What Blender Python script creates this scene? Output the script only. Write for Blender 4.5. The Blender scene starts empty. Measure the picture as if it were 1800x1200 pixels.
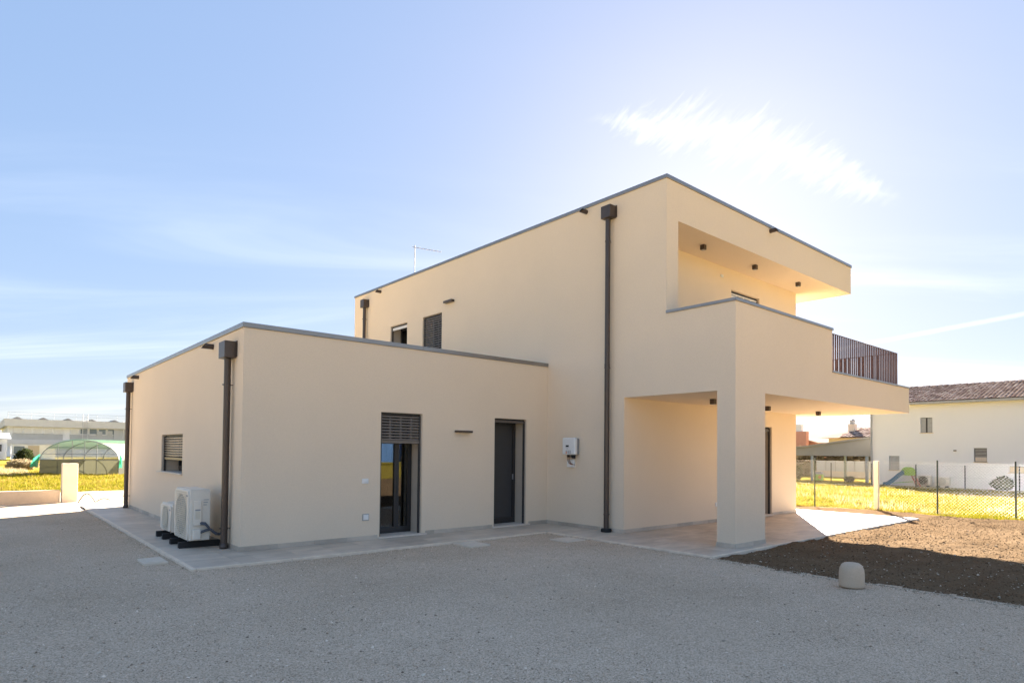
import bpy, bmesh, math, random
import numpy as np
from mathutils import Vector, Matrix

random.seed(7); rng = np.random.default_rng(7)
S = bpy.context.scene
COL = S.collection
rad = math.radians

# ---------------------------------------------------------------- camera
cd = bpy.data.cameras.new('camera'); cam = bpy.data.objects.new('camera', cd); COL.objects.link(cam)
cR = Vector((0.75809193, -0.65207263, 0.00989508)); cU = Vector((-0.02347603, -0.01212344, 0.99965089)); cF = Vector((0.65172502, 0.75805957, 0.02449876))
m = Matrix.Identity(4)
for i in range(3):
    m[i][0] = cR[i]; m[i][1] = cU[i]; m[i][2] = -cF[i]
m[0][3], m[1][3], m[2][3] = 0, 0, 1.6
cam.matrix_world = m
cd.sensor_fit = 'HORIZONTAL'; cd.sensor_width = 36.0; cd.lens = 1097.286 / 1800 * 36
cd.shift_y = (765.6453 - 600) / 1800; cd.clip_end = 4000; cd.clip_start = 0.05
S.camera = cam

# ---------------------------------------------------------------- sky, sun, exposure
SUN_AZ, SUN_EL = 31.2, 20.8            # azimuth from +X towards +Y
W = bpy.data.worlds.new('World'); S.world = W; W.use_nodes = True
nt = W.node_tree; nt.nodes.clear()
def N(t, **k):
    n = nt.nodes.new(t)
    for a, b in k.items(): setattr(n, a, b)
    return n
def L(a, b): nt.links.new(a, b)
def M(op, a, b=None, c=None, clamp=False):
    n = N('ShaderNodeMath', operation=op, use_clamp=clamp)
    for i, v in enumerate((a, b, c)):
        if v is None: continue
        if isinstance(v, (int, float)): n.inputs[i].default_value = v
        else: L(v, n.inputs[i])
    return n.outputs[0]
def DOT(a, vec):
    n = N('ShaderNodeVectorMath', operation='DOT_PRODUCT'); L(a, n.inputs[0]); n.inputs[1].default_value = vec
    return n.outputs['Value']
def SMOOTH(x, lo, hi):
    n = N('ShaderNodeMapRange', interpolation_type='SMOOTHSTEP'); L(x, n.inputs['Value'])
    n.inputs['From Min'].default_value = lo; n.inputs['From Max'].default_value = hi
    return n.outputs['Result']
def COMB(x, y, z=0.0):
    n = N('ShaderNodeCombineXYZ')
    for i, v in enumerate((x, y, z)):
        if isinstance(v, (int, float)): n.inputs[i].default_value = v
        else: L(v, n.inputs[i])
    return n.outputs[0]
def NOISE(vec, scale, detail=6, rough=0.6, dist=0.0):
    n = N('ShaderNodeTexNoise'); L(vec, n.inputs['Vector']); n.inputs['Scale'].default_value = scale
    n.inputs['Detail'].default_value = detail; n.inputs['Roughness'].default_value = rough; n.inputs['Distortion'].default_value = dist
    return n.outputs['Fac']
sky = N('ShaderNodeTexSky', sky_type='NISHITA'); sky.sun_disc = False
sky.sun_elevation = rad(SUN_EL); sky.sun_rotation = rad(90 - SUN_AZ)
sky.altitude = 20; sky.air_density = 1.0; sky.dust_density = 0.5; sky.ozone_density = 3.0
gam = N('ShaderNodeGamma'); L(sky.outputs[0], gam.inputs[0]); gam.inputs[1].default_value = 0.27   # hazy winter air: flatter than a clear sky
tint = N('ShaderNodeMix', data_type='RGBA', blend_type='MULTIPLY'); tint.inputs['Factor'].default_value = 1.0
hs = N('ShaderNodeHueSaturation'); hs.inputs['Saturation'].default_value = 1.85; L(gam.outputs[0], hs.inputs['Color'])
L(hs.outputs[0], tint.inputs['A']); tint.inputs['B'].default_value = (0.94, 0.972, 1.14, 1)
SKY = tint.outputs['Result']
tc = N('ShaderNodeTexCoord'); D = tc.outputs['Generated']
# one long cirrus streak next to the sun, in its own tangent plane
c0 = Vector((0.791, 0.444, 0.42)).normalized()
e1 = Vector((0.862, 0.352, 0.363)).normalized() - Vector((0.697, 0.554, 0.455)).normalized()
e1 = (e1 - c0 * e1.dot(c0)).normalized(); e2 = e1.cross(c0)
if e2.z < 0: e2 = -e2
den = M('MAXIMUM', DOT(D, c0), 0.05)
u = M('DIVIDE', DOT(D, e1), den); v = M('DIVIDE', DOT(D, e2), den)
# fibres run across the streak
fx = M('ADD', M('MULTIPLY', u, 0.86), M('MULTIPLY', v, -0.5)); fy = M('ADD', M('MULTIPLY', u, 0.5), M('MULTIPLY', v, 0.86))
fib = M('ADD', M('MULTIPLY', NOISE(COMB(M('MULTIPLY', fx, 26.0), M('MULTIPLY', fy, 5.0)), 1.5, 9, 0.62, 1.6), 0.8), M('MULTIPLY', NOISE(COMB(M('MULTIPLY', fx, 90.0), M('MULTIPLY', fy, 14.0), 4.0), 1.5, 6, 0.6, 0.6), 0.2))
fine_ = NOISE(COMB(M('MULTIPLY', fx, 60.0), M('MULTIPLY', fy, 9.0), 8.0), 1.2, 7, 0.65, 0.5)
lump = NOISE(COMB(u, v, 3.0), 16.0, 5, 0.6)
wig = M('MULTIPLY', M('SUBTRACT', lump, 0.5), 0.05)
curve = M('ADD', M('MULTIPLY', M('MULTIPLY', u, u), -0.55), M('ADD', wig, 0.012))
half = M('MULTIPLY', M('SUBTRACT', 1.0, M('POWER', M('MULTIPLY', M('ABSOLUTE', u), 4.4), 1.6), clamp=True), 0.034)
dv = M('SUBTRACT', v, curve)
band = M('SUBTRACT', 1.0, M('DIVIDE', M('ABSOLUTE', dv), M('ADD', half, 0.004)))
soft = M('ADD', band, M('MULTIPLY', M('MULTIPLY', dv, SMOOTH(dv, 0.0, 0.001)), 5.0))      # the upper edge trails off, the lower edge is firmer
cl1 = M('MULTIPLY', SMOOTH(M('ADD', soft, M('MULTIPLY', M('SUBTRACT', fib, 0.5), 5.0)), -0.2, 1.6), SMOOTH(half, 0.0, 0.014))
cl1 = M('MULTIPLY', cl1, M('ADD', M('MULTIPLY', SMOOTH(fine_, 0.3, 0.66), 0.5), 0.38))
cl1 = M('MULTIPLY', cl1, SMOOTH(DOT(D, c0), 0.8, 0.9))
# thin high streaks over the whole sky
sep = N('ShaderNodeSeparateXYZ'); L(D, sep.inputs[0])
zz = M('ADD', M('MAXIMUM', sep.outputs['Z'], 0.0), 0.09)
px_, py_ = M('DIVIDE', sep.outputs['X'], zz), M('DIVIDE', sep.outputs['Y'], zz)
sx = M('ADD', M('MULTIPLY', px_, 0.75), M('MULTIPLY', py_, -0.66)); sy = M('ADD', M('MULTIPLY', px_, 0.66), M('MULTIPLY', py_, 0.75))
streak = NOISE(COMB(M('MULTIPLY', sx, 0.16), M('MULTIPLY', sy, 0.75), 1.7), 1.3, 7, 0.58, 0.7)
broad = NOISE(COMB(M('MULTIPLY', sx, 0.12), M('MULTIPLY', sy, 0.3), 9.1), 1.0, 3, 0.5)
low = M('SUBTRACT', 1.0, SMOOTH(sep.outputs['Z'], 0.12, 0.62))
cl2 = M('MULTIPLY', M('MULTIPLY', SMOOTH(streak, 0.42, 0.76), SMOOTH(broad, 0.34, 0.62)), M('ADD', M('MULTIPLY', low, 0.85), 0.08))
# a vapour trail
ta, tb = Vector((0.935, 0.319, 0.155)), Vector((0.97, 0.169, 0.174))
tn = ta.cross(tb).normalized(); tm = (ta + tb).normalized()
td = M('ABSOLUTE', M('ADD', DOT(D, tn), M('MULTIPLY', M('SUBTRACT', NOISE(D, 22.0, 3), 0.5), 0.004)))
trail = M('MULTIPLY', M('SUBTRACT', 1.0, SMOOTH(td, 0.0008, 0.0042)), SMOOTH(DOT(D, tm), 0.93, 0.985))
trail = M('MULTIPLY', trail, 0.5)
fac = M('MAXIMUM', M('MAXIMUM', cl1, cl2), trail, clamp=True)
mix = N('ShaderNodeMix', data_type='RGBA'); L(fac, mix.inputs['Factor']); L(SKY, mix.inputs['A'])
cloudc = N('ShaderNodeMix', data_type='RGBA', blend_type='ADD'); cloudc.inputs['Factor'].default_value = 1.0
L(SKY, cloudc.inputs['A']); cloudc.inputs['B'].default_value = (0.75, 0.66, 0.5, 1)
L(cloudc.outputs['Result'], mix.inputs['B'])
bg = N('ShaderNodeBackground'); bg.inputs['Strength'].default_value = 0.058
out = N('ShaderNodeOutputWorld'); L(mix.outputs['Result'], bg.inputs['Color']); L(bg.outputs[0], out.inputs['Surface'])

sd = bpy.data.lights.new('sun', 'SUN'); sd.energy = 5.0; sd.angle = rad(0.53); sd.color = (1.0, 0.925, 0.815)
sun = bpy.data.objects.new('sun', sd); COL.objects.link(sun)
sv = Vector((math.cos(rad(SUN_EL)) * math.cos(rad(SUN_AZ)), math.cos(rad(SUN_EL)) * math.sin(rad(SUN_AZ)), math.sin(rad(SUN_EL))))
sun.rotation_euler = sv.to_track_quat('Z', 'Y').to_euler(); sun.location = sv * 60
S.view_settings.view_transform = 'Standard'; S.view_settings.look = 'None'; S.view_settings.gamma = 1.0
S.view_settings.use_curve_mapping = False; S.view_settings.exposure = 3.25
S.cycles.use_denoising = True; S.cycles.max_bounces = 8; S.cycles.diffuse_bounces = 5; S.cycles.transparent_max_bounces = 12
S.cycles.sample_clamp_indirect = 8.0

# ---------------------------------------------------------------- materials
def base_mat(name):
    mt = bpy.data.materials.new(name); mt.use_nodes = True
    t = mt.node_tree; b = t.nodes['Principled BSDF']
    return mt, t, b
def P(b, k, v):
    if k in b.inputs: b.inputs[k].default_value = v
def ramp(t, fac, stops):
    r = t.nodes.new('ShaderNodeValToRGB'); t.links.new(fac, r.inputs[0])
    el = r.color_ramp.elements
    while len(el) < len(stops): el.new(0.5)
    for e, (p, c) in zip(el, stops): e.position = p; e.color = (*c, 1)
    return r.outputs[0]
def tnoise(t, scale, detail=5, rough=0.6, vec=None, kind='Object'):
    n = t.nodes.new('ShaderNodeTexNoise'); n.inputs['Scale'].default_value = scale; n.inputs['Detail'].default_value = detail; n.inputs['Roughness'].default_value = rough
    if vec is None:
        g = t.nodes.new('ShaderNodeTexCoord') if kind == 'Object' else t.nodes.new('ShaderNodeNewGeometry')
        vec = g.outputs['Object'] if kind == 'Object' else g.outputs['Position']
    t.links.new(vec, n.inputs['Vector']); return n.outputs['Fac']
def tmath(t, op, a, b):
    n = t.nodes.new('ShaderNodeMath'); n.operation = op
    for i, v in enumerate((a, b)):
        if isinstance(v, (int, float)): n.inputs[i].default_value = v
        else: t.links.new(v, n.inputs[i])
    return n.outputs[0]
def bump(t, b, h, strength, dist):
    n = t.nodes.new('ShaderNodeBump'); n.inputs['Strength'].default_value = strength; n.inputs['Distance'].default_value = dist
    t.links.new(h, n.inputs['Height']); t.links.new(n.outputs[0], b.inputs['Normal'])
def tmix(t, fac, a, b, blend='MIX'):
    n = t.nodes.new('ShaderNodeMix'); n.data_type = 'RGBA'; n.blend_type = blend
    for k, v in (('Factor', fac), ('A', a), ('B', b)):
        if isinstance(v, tuple): n.inputs[k].default_value = (*v, 1)
        elif isinstance(v, (int, float)): n.inputs[k].default_value = v
        else: t.links.new(v, n.inputs[k])
    return n.outputs['Result']
def simple(name, col, rough=0.6, metal=0.0, var=0.12, scale=6.0, bumps=None, spec=None):
    mt, t, b = base_mat(name)
    f = tnoise(t, scale, 4, 0.6, kind='Pos')
    lo = tuple(c * (1 - var) for c in col); hi = tuple(min(1, c * (1 + var)) for c in col)
    t.links.new(ramp(t, f, [(0.3, lo), (0.7, hi)]), b.inputs['Base Color'])
    P(b, 'Roughness', rough); P(b, 'Metallic', metal)
    if spec is not None: P(b, 'Specular IOR Level', spec)
    if bumps: bump(t, b, tnoise(t, bumps[0], 4, 0.6, kind='Pos'), bumps[1], bumps[2])
    return mt
def plaster(name, col, var=0.065):
    mt, t, b = base_mat(name)
    f1 = tnoise(t, 0.7, 4, 0.6, kind='Pos'); f2 = tnoise(t, 190.0, 3, 0.7, kind='Pos'); f3 = tnoise(t, 42.0, 4, 0.7, kind='Pos')
    mixd = tmath(t, 'ADD', tmath(t, 'ADD', tmath(t, 'MULTIPLY', f1, 0.22), tmath(t, 'MULTIPLY', f3, 0.45)), tmath(t, 'MULTIPLY', f2, 0.33))
    t.links.new(ramp(t, mixd, [(0.32, tuple(c * (1 - var) for c in col)), (0.68, tuple(c * (1 + var) for c in col))]), b.inputs['Base Color'])
    P(b, 'Roughness', 0.95); P(b, 'Specular IOR Level', 0.05)
    bump(t, b, tmath(t, 'ADD', f2, tmath(t, 'MULTIPLY', f3, 1.2)), 0.5, 0.004)
    return mt
MAT = {}
MAT['plaster'] = plaster('beige_plaster', (0.795, 0.655, 0.495))
MAT['white_wall'] = plaster('white_plaster', (0.84, 0.81, 0.78), 0.02)
MAT['cream_wall'] = plaster('cream_plaster', (0.74, 0.58, 0.36), 0.04)
MAT['red_wall'] = plaster('red_plaster', (0.52, 0.27, 0.20), 0.06)
MAT['coping'] = simple('grey_brown_sheet_metal', (0.30, 0.285, 0.27), 0.30, 0.75, 0.06, 3.0)
MAT['brown_metal'] = simple('dark_brown_metal', (0.085, 0.067, 0.058), 0.36, 0.5, 0.08, 4.0)
MAT['rail'] = simple('dark_railing', (0.085, 0.045, 0.045), 0.6)
MAT['antenna'] = simple('dull_aerial_metal', (0.13, 0.14, 0.16), 0.6)
MAT['screen'] = simple('insect_screen_grey', (0.05, 0.048, 0.047), 0.45, 0, 0.04)
MAT['frame'] = simple('anthracite_frame', (0.028, 0.026, 0.026), 0.4, 0.0, 0.05)
MAT['slat'] = simple('bronze_grey_slat', (0.15, 0.135, 0.125), 0.34, 0.55, 0.06, 5.0)
MAT['reveal'] = simple('reveal_panel', (0.60, 0.50, 0.39), 0.6, 0, 0.04)
MAT['guide'] = simple('guide_rail', (0.045, 0.042, 0.04), 0.4)
MAT['whitebar'] = simple('pale_metal', (0.75, 0.73, 0.70), 0.3, 0.0, 0.03)
MAT['black'] = simple('black_rubber', (0.012, 0.012, 0.012), 0.75)
MAT['white_plastic'] = simple('white_plastic', (0.80, 0.79, 0.76), 0.42, 0, 0.03, 9)
MAT['ac_white'] = simple('ac_enamel', (0.76, 0.70, 0.60), 0.4, 0, 0.03, 9)
MAT['ac_grille'] = simple('ac_grille', (0.66, 0.60, 0.48), 0.5, 0, 0.04, 9)
MAT['dark'] = simple('dark_void', (0.02, 0.02, 0.02), 0.8)
MAT['grey_plastic'] = simple('grey_plastic', (0.33, 0.34, 0.35), 0.5)
MAT['cable'] = simple('grey_insulation', (0.09, 0.10, 0.12), 0.7)
MAT['copper'] = simple('brown_cable', (0.20, 0.10, 0.06), 0.6)
MAT['stone_sill'] = simple('pale_stone_sill', (0.66, 0.57, 0.47), 0.6, 0, 0.06, 20)
MAT['aluminium'] = simple('aluminium', (0.34, 0.35, 0.37), 0.45, 0.5, 0.05)
MAT['green_post'] = simple('green_post', (0.018, 0.03, 0.02), 0.5)
MAT['wire'] = simple('galvanised_wire', (0.62, 0.62, 0.60), 0.4, 0.3, 0.05)
MAT['dirty_white'] = simple('white_sheet', (0.86, 0.85, 0.85), 0.6, 0, 0.05, 1.0)
MAT['light_grey'] = simple('light_grey_panel', (0.70, 0.68, 0.67), 0.6, 0, 0.05, 1.0)
MAT['mid_grey'] = simple('mid_grey_panel', (0.52, 0.515, 0.51), 0.6, 0, 0.05, 1.0)
MAT['carport'] = simple('grey_carport', (0.25, 0.237, 0.22), 0.6, 0, 0.05, 1.0)
MAT['steel_blue'] = simple('blue_grey_steel', (0.20, 0.24, 0.28), 0.5)
MAT['shutter_grey'] = simple('grey_shutter', (0.38, 0.37, 0.36), 0.6)
MAT['green_plastic'] = simple('lime_plastic', (0.30, 0.52, 0.06), 0.45)
MAT['blue_plastic'] = simple('blue_plastic', (0.02, 0.17, 0.30), 0.4)
MAT['red_plastic'] = simple('red_plastic', (0.55, 0.16, 0.13), 0.5)
MAT['orange_plastic'] = simple('orange_plastic', (0.65, 0.22, 0.03), 0.5)
MAT['container_blue'] = simple('blue_container', (0.06, 0.17, 0.40), 0.5)
MAT['bark'] = simple('bark', (0.10, 0.07, 0.045), 0.9, 0, 0.3, 30)
MAT['hose'] = simple('black_hose', (0.015, 0.014, 0.014), 0.5)

def concrete(name, col, var=0.18, s=9.0):
    mt, t, b = base_mat(name)
    f = tmath(t, 'ADD', tmath(t, 'MULTIPLY', tnoise(t, s * 0.25, 5, 0.65, kind='Pos'), 0.6), tmath(t, 'MULTIPLY', tnoise(t, s * 9, 4, 0.7, kind='Pos'), 0.4))
    t.links.new(ramp(t, f, [(0.3, tuple(c * (1 - var) for c in col)), (0.7, tuple(c * (1 + var) for c in col))]), b.inputs['Base Color'])
    P(b, 'Roughness', 0.88); bump(t, b, f, 0.5, 0.006); return mt
MAT['concrete'] = concrete('concrete', (0.56, 0.445, 0.325))
MAT['concrete_pale'] = concrete('pale_concrete', (0.68, 0.575, 0.45), 0.12, 14)
MAT['kerb'] = concrete('kerb_mortar', (0.74, 0.62, 0.48), 0.2, 20)

def tile_mat(name, col, rnd=0.10):
    mt, t, b = base_mat(name)
    oi = t.nodes.new('ShaderNodeObjectInfo')
    g = t.nodes.new('ShaderNodeNewGeometry')
    add = t.nodes.new('ShaderNodeVectorMath'); add.operation = 'ADD'
    t.links.new(g.outputs['Position'], add.inputs[0])
    cmb = t.nodes.new('ShaderNodeCombineXYZ'); t.links.new(tmath(t, 'MULTIPLY', oi.outputs['Random'], 40.0), cmb.inputs[0]); t.links.new(cmb.outputs[0], add.inputs[1])
    mp = t.nodes.new('ShaderNodeMapping'); t.links.new(add.outputs[0], mp.inputs[0]); mp.inputs['Scale'].default_value = (1.0, 2.6, 2.0)
    f = tmath(t, 'ADD', tmath(t, 'MULTIPLY', tnoise(t, 1.6, 6, 0.62, vec=mp.outputs[0]), 0.8), tmath(t, 'MULTIPLY', tnoise(t, 40, 3, 0.6, vec=mp.outputs[0]), 0.2))
    c = ramp(t, f, [(0.28, tuple(x * 0.72 for x in col)), (0.5, col), (0.74, tuple(x * 1.26 for x in col))])
    k = tmath(t, 'ADD', tmath(t, 'MULTIPLY', oi.outputs['Random'], rnd * 2), 1 - rnd)
    cc = t.nodes.new('ShaderNodeCombineColor')
    for i in range(3): t.links.new(k, cc.inputs[i])
    t.links.new(tmix(t, 1.0, c, cc.outputs[0], 'MULTIPLY'), b.inputs['Base Color'])
    P(b, 'Roughness', 0.52); bump(t, b, f, 0.12, 0.003); return mt
MAT['tile'] = tile_mat('grey_porcelain_tile', (0.54, 0.452, 0.355))
MAT['skirting'] = tile_mat('grey_skirting_tile', (0.50, 0.425, 0.34), 0.16)

def gravel_mat():
    mt, t, b = base_mat('crushed_gravel')
    g = t.nodes.new('ShaderNodeNewGeometry'); pos = g.outputs['Position']
    big = tnoise(t, 0.35, 5, 0.6, vec=pos); mid = tnoise(t, 2.6, 5, 0.7, vec=pos); fine = tnoise(t, 70, 3, 0.75, vec=pos)
    vo = t.nodes.new('ShaderNodeTexVoronoi'); vo.inputs['Scale'].default_value = 105; t.links.new(pos, vo.inputs['Vector'])
    hsv = t.nodes.new('ShaderNodeSeparateColor'); t.links.new(vo.outputs['Color'], hsv.inputs[0])
    f = tmath(t, 'ADD', tmath(t, 'ADD', tmath(t, 'MULTIPLY', hsv.outputs[0], 0.42), tmath(t, 'MULTIPLY', fine, 0.34)), tmath(t, 'MULTIPLY', mid, 0.24))
    c = ramp(t, f, [(0.22, (0.27, 0.21, 0.15)), (0.46, (0.575, 0.45, 0.325)), (0.68, (0.70, 0.56, 0.42)), (0.86, (0.86, 0.73, 0.58))])
    earth = ramp(t, f, [(0.22, (0.26, 0.20, 0.138)), (0.52, (0.54, 0.42, 0.30)), (0.86, (0.74, 0.60, 0.45))])
    mask = ramp(t, tmath(t, 'ADD', tmath(t, 'MULTIPLY', big, 0.7), tmath(t, 'MULTIPLY', mid, 0.3)), [(0.44, (0, 0, 0)), (0.58, (1, 1, 1))])
    t.links.new(tmix(t, mask, c, earth), b.inputs['Base Color'])
    P(b, 'Roughness', 1.0); P(b, 'Specular IOR Level', 0.0)
    h = tmath(t, 'ADD', tmath(t, 'MULTIPLY', vo.outputs['Distance'], -1.0), tmath(t, 'MULTIPLY', fine, 0.8))
    bump(t, b, h, 0.5, 0.010); return mt
MAT['gravel'] = gravel_mat()
def island_mat(name, stops, rough=0.95, trans=0.0, spec=0.0):
    mt, t, b = base_mat(name)
    g = t.nodes.new('ShaderNodeNewGeometry')
    c = ramp(t, g.outputs['Random Per Island'], stops); t.links.new(c, b.inputs['Base Color'])
    P(b, 'Roughness', rough); P(b, 'Specular IOR Level', spec)
    if trans > 0:
        tr = t.nodes.new('ShaderNodeBsdfTranslucent'); t.links.new(c, tr.inputs['Color'])
        mx = t.nodes.new('ShaderNodeMixShader'); mx.inputs[0].default_value = trans
        t.links.new(b.outputs[0], mx.inputs[1]); t.links.new(tr.outputs[0], mx.inputs[2])
        t.links.new(mx.outputs[0], t.nodes['Material Output'].inputs['Surface'])
    return mt
MAT['pebble'] = island_mat('pebbles', [(0.0, (0.21, 0.163, 0.118)), (0.25, (0.52, 0.405, 0.295)), (0.85, (0.72, 0.575, 0.435)), (1.0, (0.94, 0.80, 0.65))])
MAT['white_stone'] = island_mat('pale_stones', [(0.0, (0.28, 0.225, 0.16)), (0.7, (0.48, 0.40, 0.30)), (1.0, (0.80, 0.70, 0.57))])
MAT['clod'] = island_mat('soil_clods', [(0.0, (0.078, 0.05, 0.029)), (0.7, (0.15, 0.102, 0.062)), (1.0, (0.23, 0.165, 0.108))])
MAT['straw'] = island_mat('straw_bits', [(0.0, (0.20, 0.14, 0.08)), (1.0, (0.42, 0.33, 0.20))], 0.8, 0.3)
def grass_mat():
    mt = island_mat('yellow_green_grass', [(0.0, (0.075, 0.085, 0.008)), (0.5, (0.17, 0.155, 0.010)), (0.82, (0.27, 0.215, 0.018)), (1.0, (0.36, 0.27, 0.09))], 0.6, 0.5)
    t = mt.node_tree; cr = [n for n in t.nodes if n.type == 'VALTORGB'][0]; b = t.nodes['Principled BSDF']; tr = [n for n in t.nodes if n.type == 'BSDF_TRANSLUCENT'][0]
    f = tmath(t, 'ADD', tmath(t, 'MULTIPLY', tnoise(t, 0.55, 4, 0.65, kind='Pos'), 0.5), tmath(t, 'MULTIPLY', tnoise(t, 3.2, 4, 0.7, kind='Pos'), 0.5))
    mk = ramp(t, f, [(0.50, (0, 0, 0)), (0.60, (0.85, 0.85, 0.85))])
    c = tmix(t, mk, cr.outputs[0], (0.32, 0.215, 0.06))
    t.links.new(c, b.inputs['Base Color']); t.links.new(c, tr.inputs['Color']); return mt
MAT['grass'] = grass_mat()
MAT['dry_grass'] = island_mat('dry_grass', [(0.0, (0.26, 0.20, 0.11)), (1.0, (0.50, 0.40, 0.25))], 0.8, 0.4)
MAT['leaf'] = island_mat('dark_leaves', [(0.0, (0.02, 0.03, 0.012)), (0.7, (0.05, 0.065, 0.025)), (1.0, (0.10, 0.10, 0.04))], 0.55, 0.3)
MAT['hedge_dry'] = island_mat('dry_hedge_leaves', [(0.0, (0.14, 0.10, 0.05)), (0.7, (0.28, 0.21, 0.12)), (1.0, (0.36, 0.30, 0.16))], 0.8, 0.3)
MAT['olive_leaf'] = island_mat('olive_leaves', [(0.0, (0.05, 0.06, 0.02)), (1.0, (0.16, 0.14, 0.05))], 0.6, 0.35)
MAT['roof_tile'] = island_mat('terracotta_tiles', [(0.0, (0.26, 0.175, 0.14)), (0.6, (0.50, 0.36, 0.29)), (1.0, (0.70, 0.56, 0.47))], 0.85)

def soil_mat():
    mt, t, b = base_mat('bare_soil')
    a = tnoise(t, 1.2, 5, 0.65, kind='Pos'); f = tnoise(t, 34, 5, 0.75, kind='Pos')
    s = tmath(t, 'ADD', tmath(t, 'MULTIPLY', a, 0.45), tmath(t, 'MULTIPLY', f, 0.55))
    t.links.new(ramp(t, s, [(0.3, (0.10, 0.064, 0.036)), (0.52, (0.168, 0.113, 0.068)), (0.75, (0.235, 0.168, 0.108))]), b.inputs['Base Color'])
    P(b, 'Roughness', 0.95); P(b, 'Specular IOR Level', 0.0); bump(t, b, f, 0.45, 0.015); return mt
MAT['soil'] = soil_mat()
def field_mat():
    mt, t, b = base_mat('field')
    a = tnoise(t, 0.12, 5, 0.65, kind='Pos'); f = tnoise(t, 9, 6, 0.75, kind='Pos')
    s = tmath(t, 'ADD', tmath(t, 'MULTIPLY', a, 0.5), tmath(t, 'MULTIPLY', f, 0.5))
    t.links.new(ramp(t, s, [(0.3, (0.15, 0.125, 0.02)), (0.5, (0.26, 0.20, 0.035)), (0.72, (0.38, 0.28, 0.10))]), b.inputs['Base Color'])
    P(b, 'Roughness', 0.95); P(b, 'Specular IOR Level', 0.0); bump(t, b, f, 1.0, 0.08); return mt
MAT['field'] = field_mat()
def glass_mat(name, tint=(0.9, 0.92, 0.92), ior=1.52, refl=1.0):
    mt, t, b = base_mat(name)
    tr = t.nodes.new('ShaderNodeBsdfTransparent'); tr.inputs[0].default_value = (*tint, 1)
    gl = t.nodes.new('ShaderNodeBsdfGlossy'); gl.inputs['Roughness'].default_value = 0.012
    fr = t.nodes.new('ShaderNodeFresnel'); fr.inputs['IOR'].default_value = ior
    mx = t.nodes.new('ShaderNodeMixShader'); t.links.new(tmath(t, 'MULTIPLY', fr.outputs[0], refl), mx.inputs[0])
    t.links.new(tr.outputs[0], mx.inputs[1]); t.links.new(gl.outputs[0], mx.inputs[2])
    t.links.new(mx.outputs[0], t.nodes['Material Output'].inputs['Surface']); return mt
MAT['glass'] = glass_mat('door_glass', (0.55, 0.57, 0.57), 1.85)
MAT['glass_dark'] = glass_mat('screened_glass', (0.25, 0.26, 0.26), 1.35)
def net_mat(name, col, alpha):
    mt, t, b = base_mat(name)
    P(b, 'Base Color', (*col, 1)); P(b, 'Roughness', 0.8)
    tl = t.nodes.new('ShaderNodeBsdfTranslucent'); tl.inputs[0].default_value = (*col, 1)
    m1 = t.nodes.new('ShaderNodeMixShader'); m1.inputs[0].default_value = 0.5
    t.links.new(b.outputs[0], m1.inputs[1]); t.links.new(tl.outputs[0], m1.inputs[2])
    tr = t.nodes.new('ShaderNodeBsdfTransparent'); m2 = t.nodes.new('ShaderNodeMixShader'); m2.inputs[0].default_value = alpha
    t.links.new(tr.outputs[0], m2.inputs[1]); t.links.new(m1.outputs[0], m2.inputs[2])
    t.links.new(m2.outputs[0], t.nodes['Material Output'].inputs['Surface']); return mt
MAT['net_green'] = net_mat('green_shade_net', (0.09, 0.22, 0.12), 0.8)
MAT['net_bright'] = net_mat('bright_green_net', (0.05, 0.36, 0.19), 0.95)
MAT['net_dark'] = net_mat('olive_windbreak_net', (0.12, 0.115, 0.075), 0.84)
MAT['film_end'] = net_mat('milky_film', (0.80, 0.78, 0.70), 0.92)
MAT['film'] = net_mat('clear_film', (0.78, 0.77, 0.70), 0.5)

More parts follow.
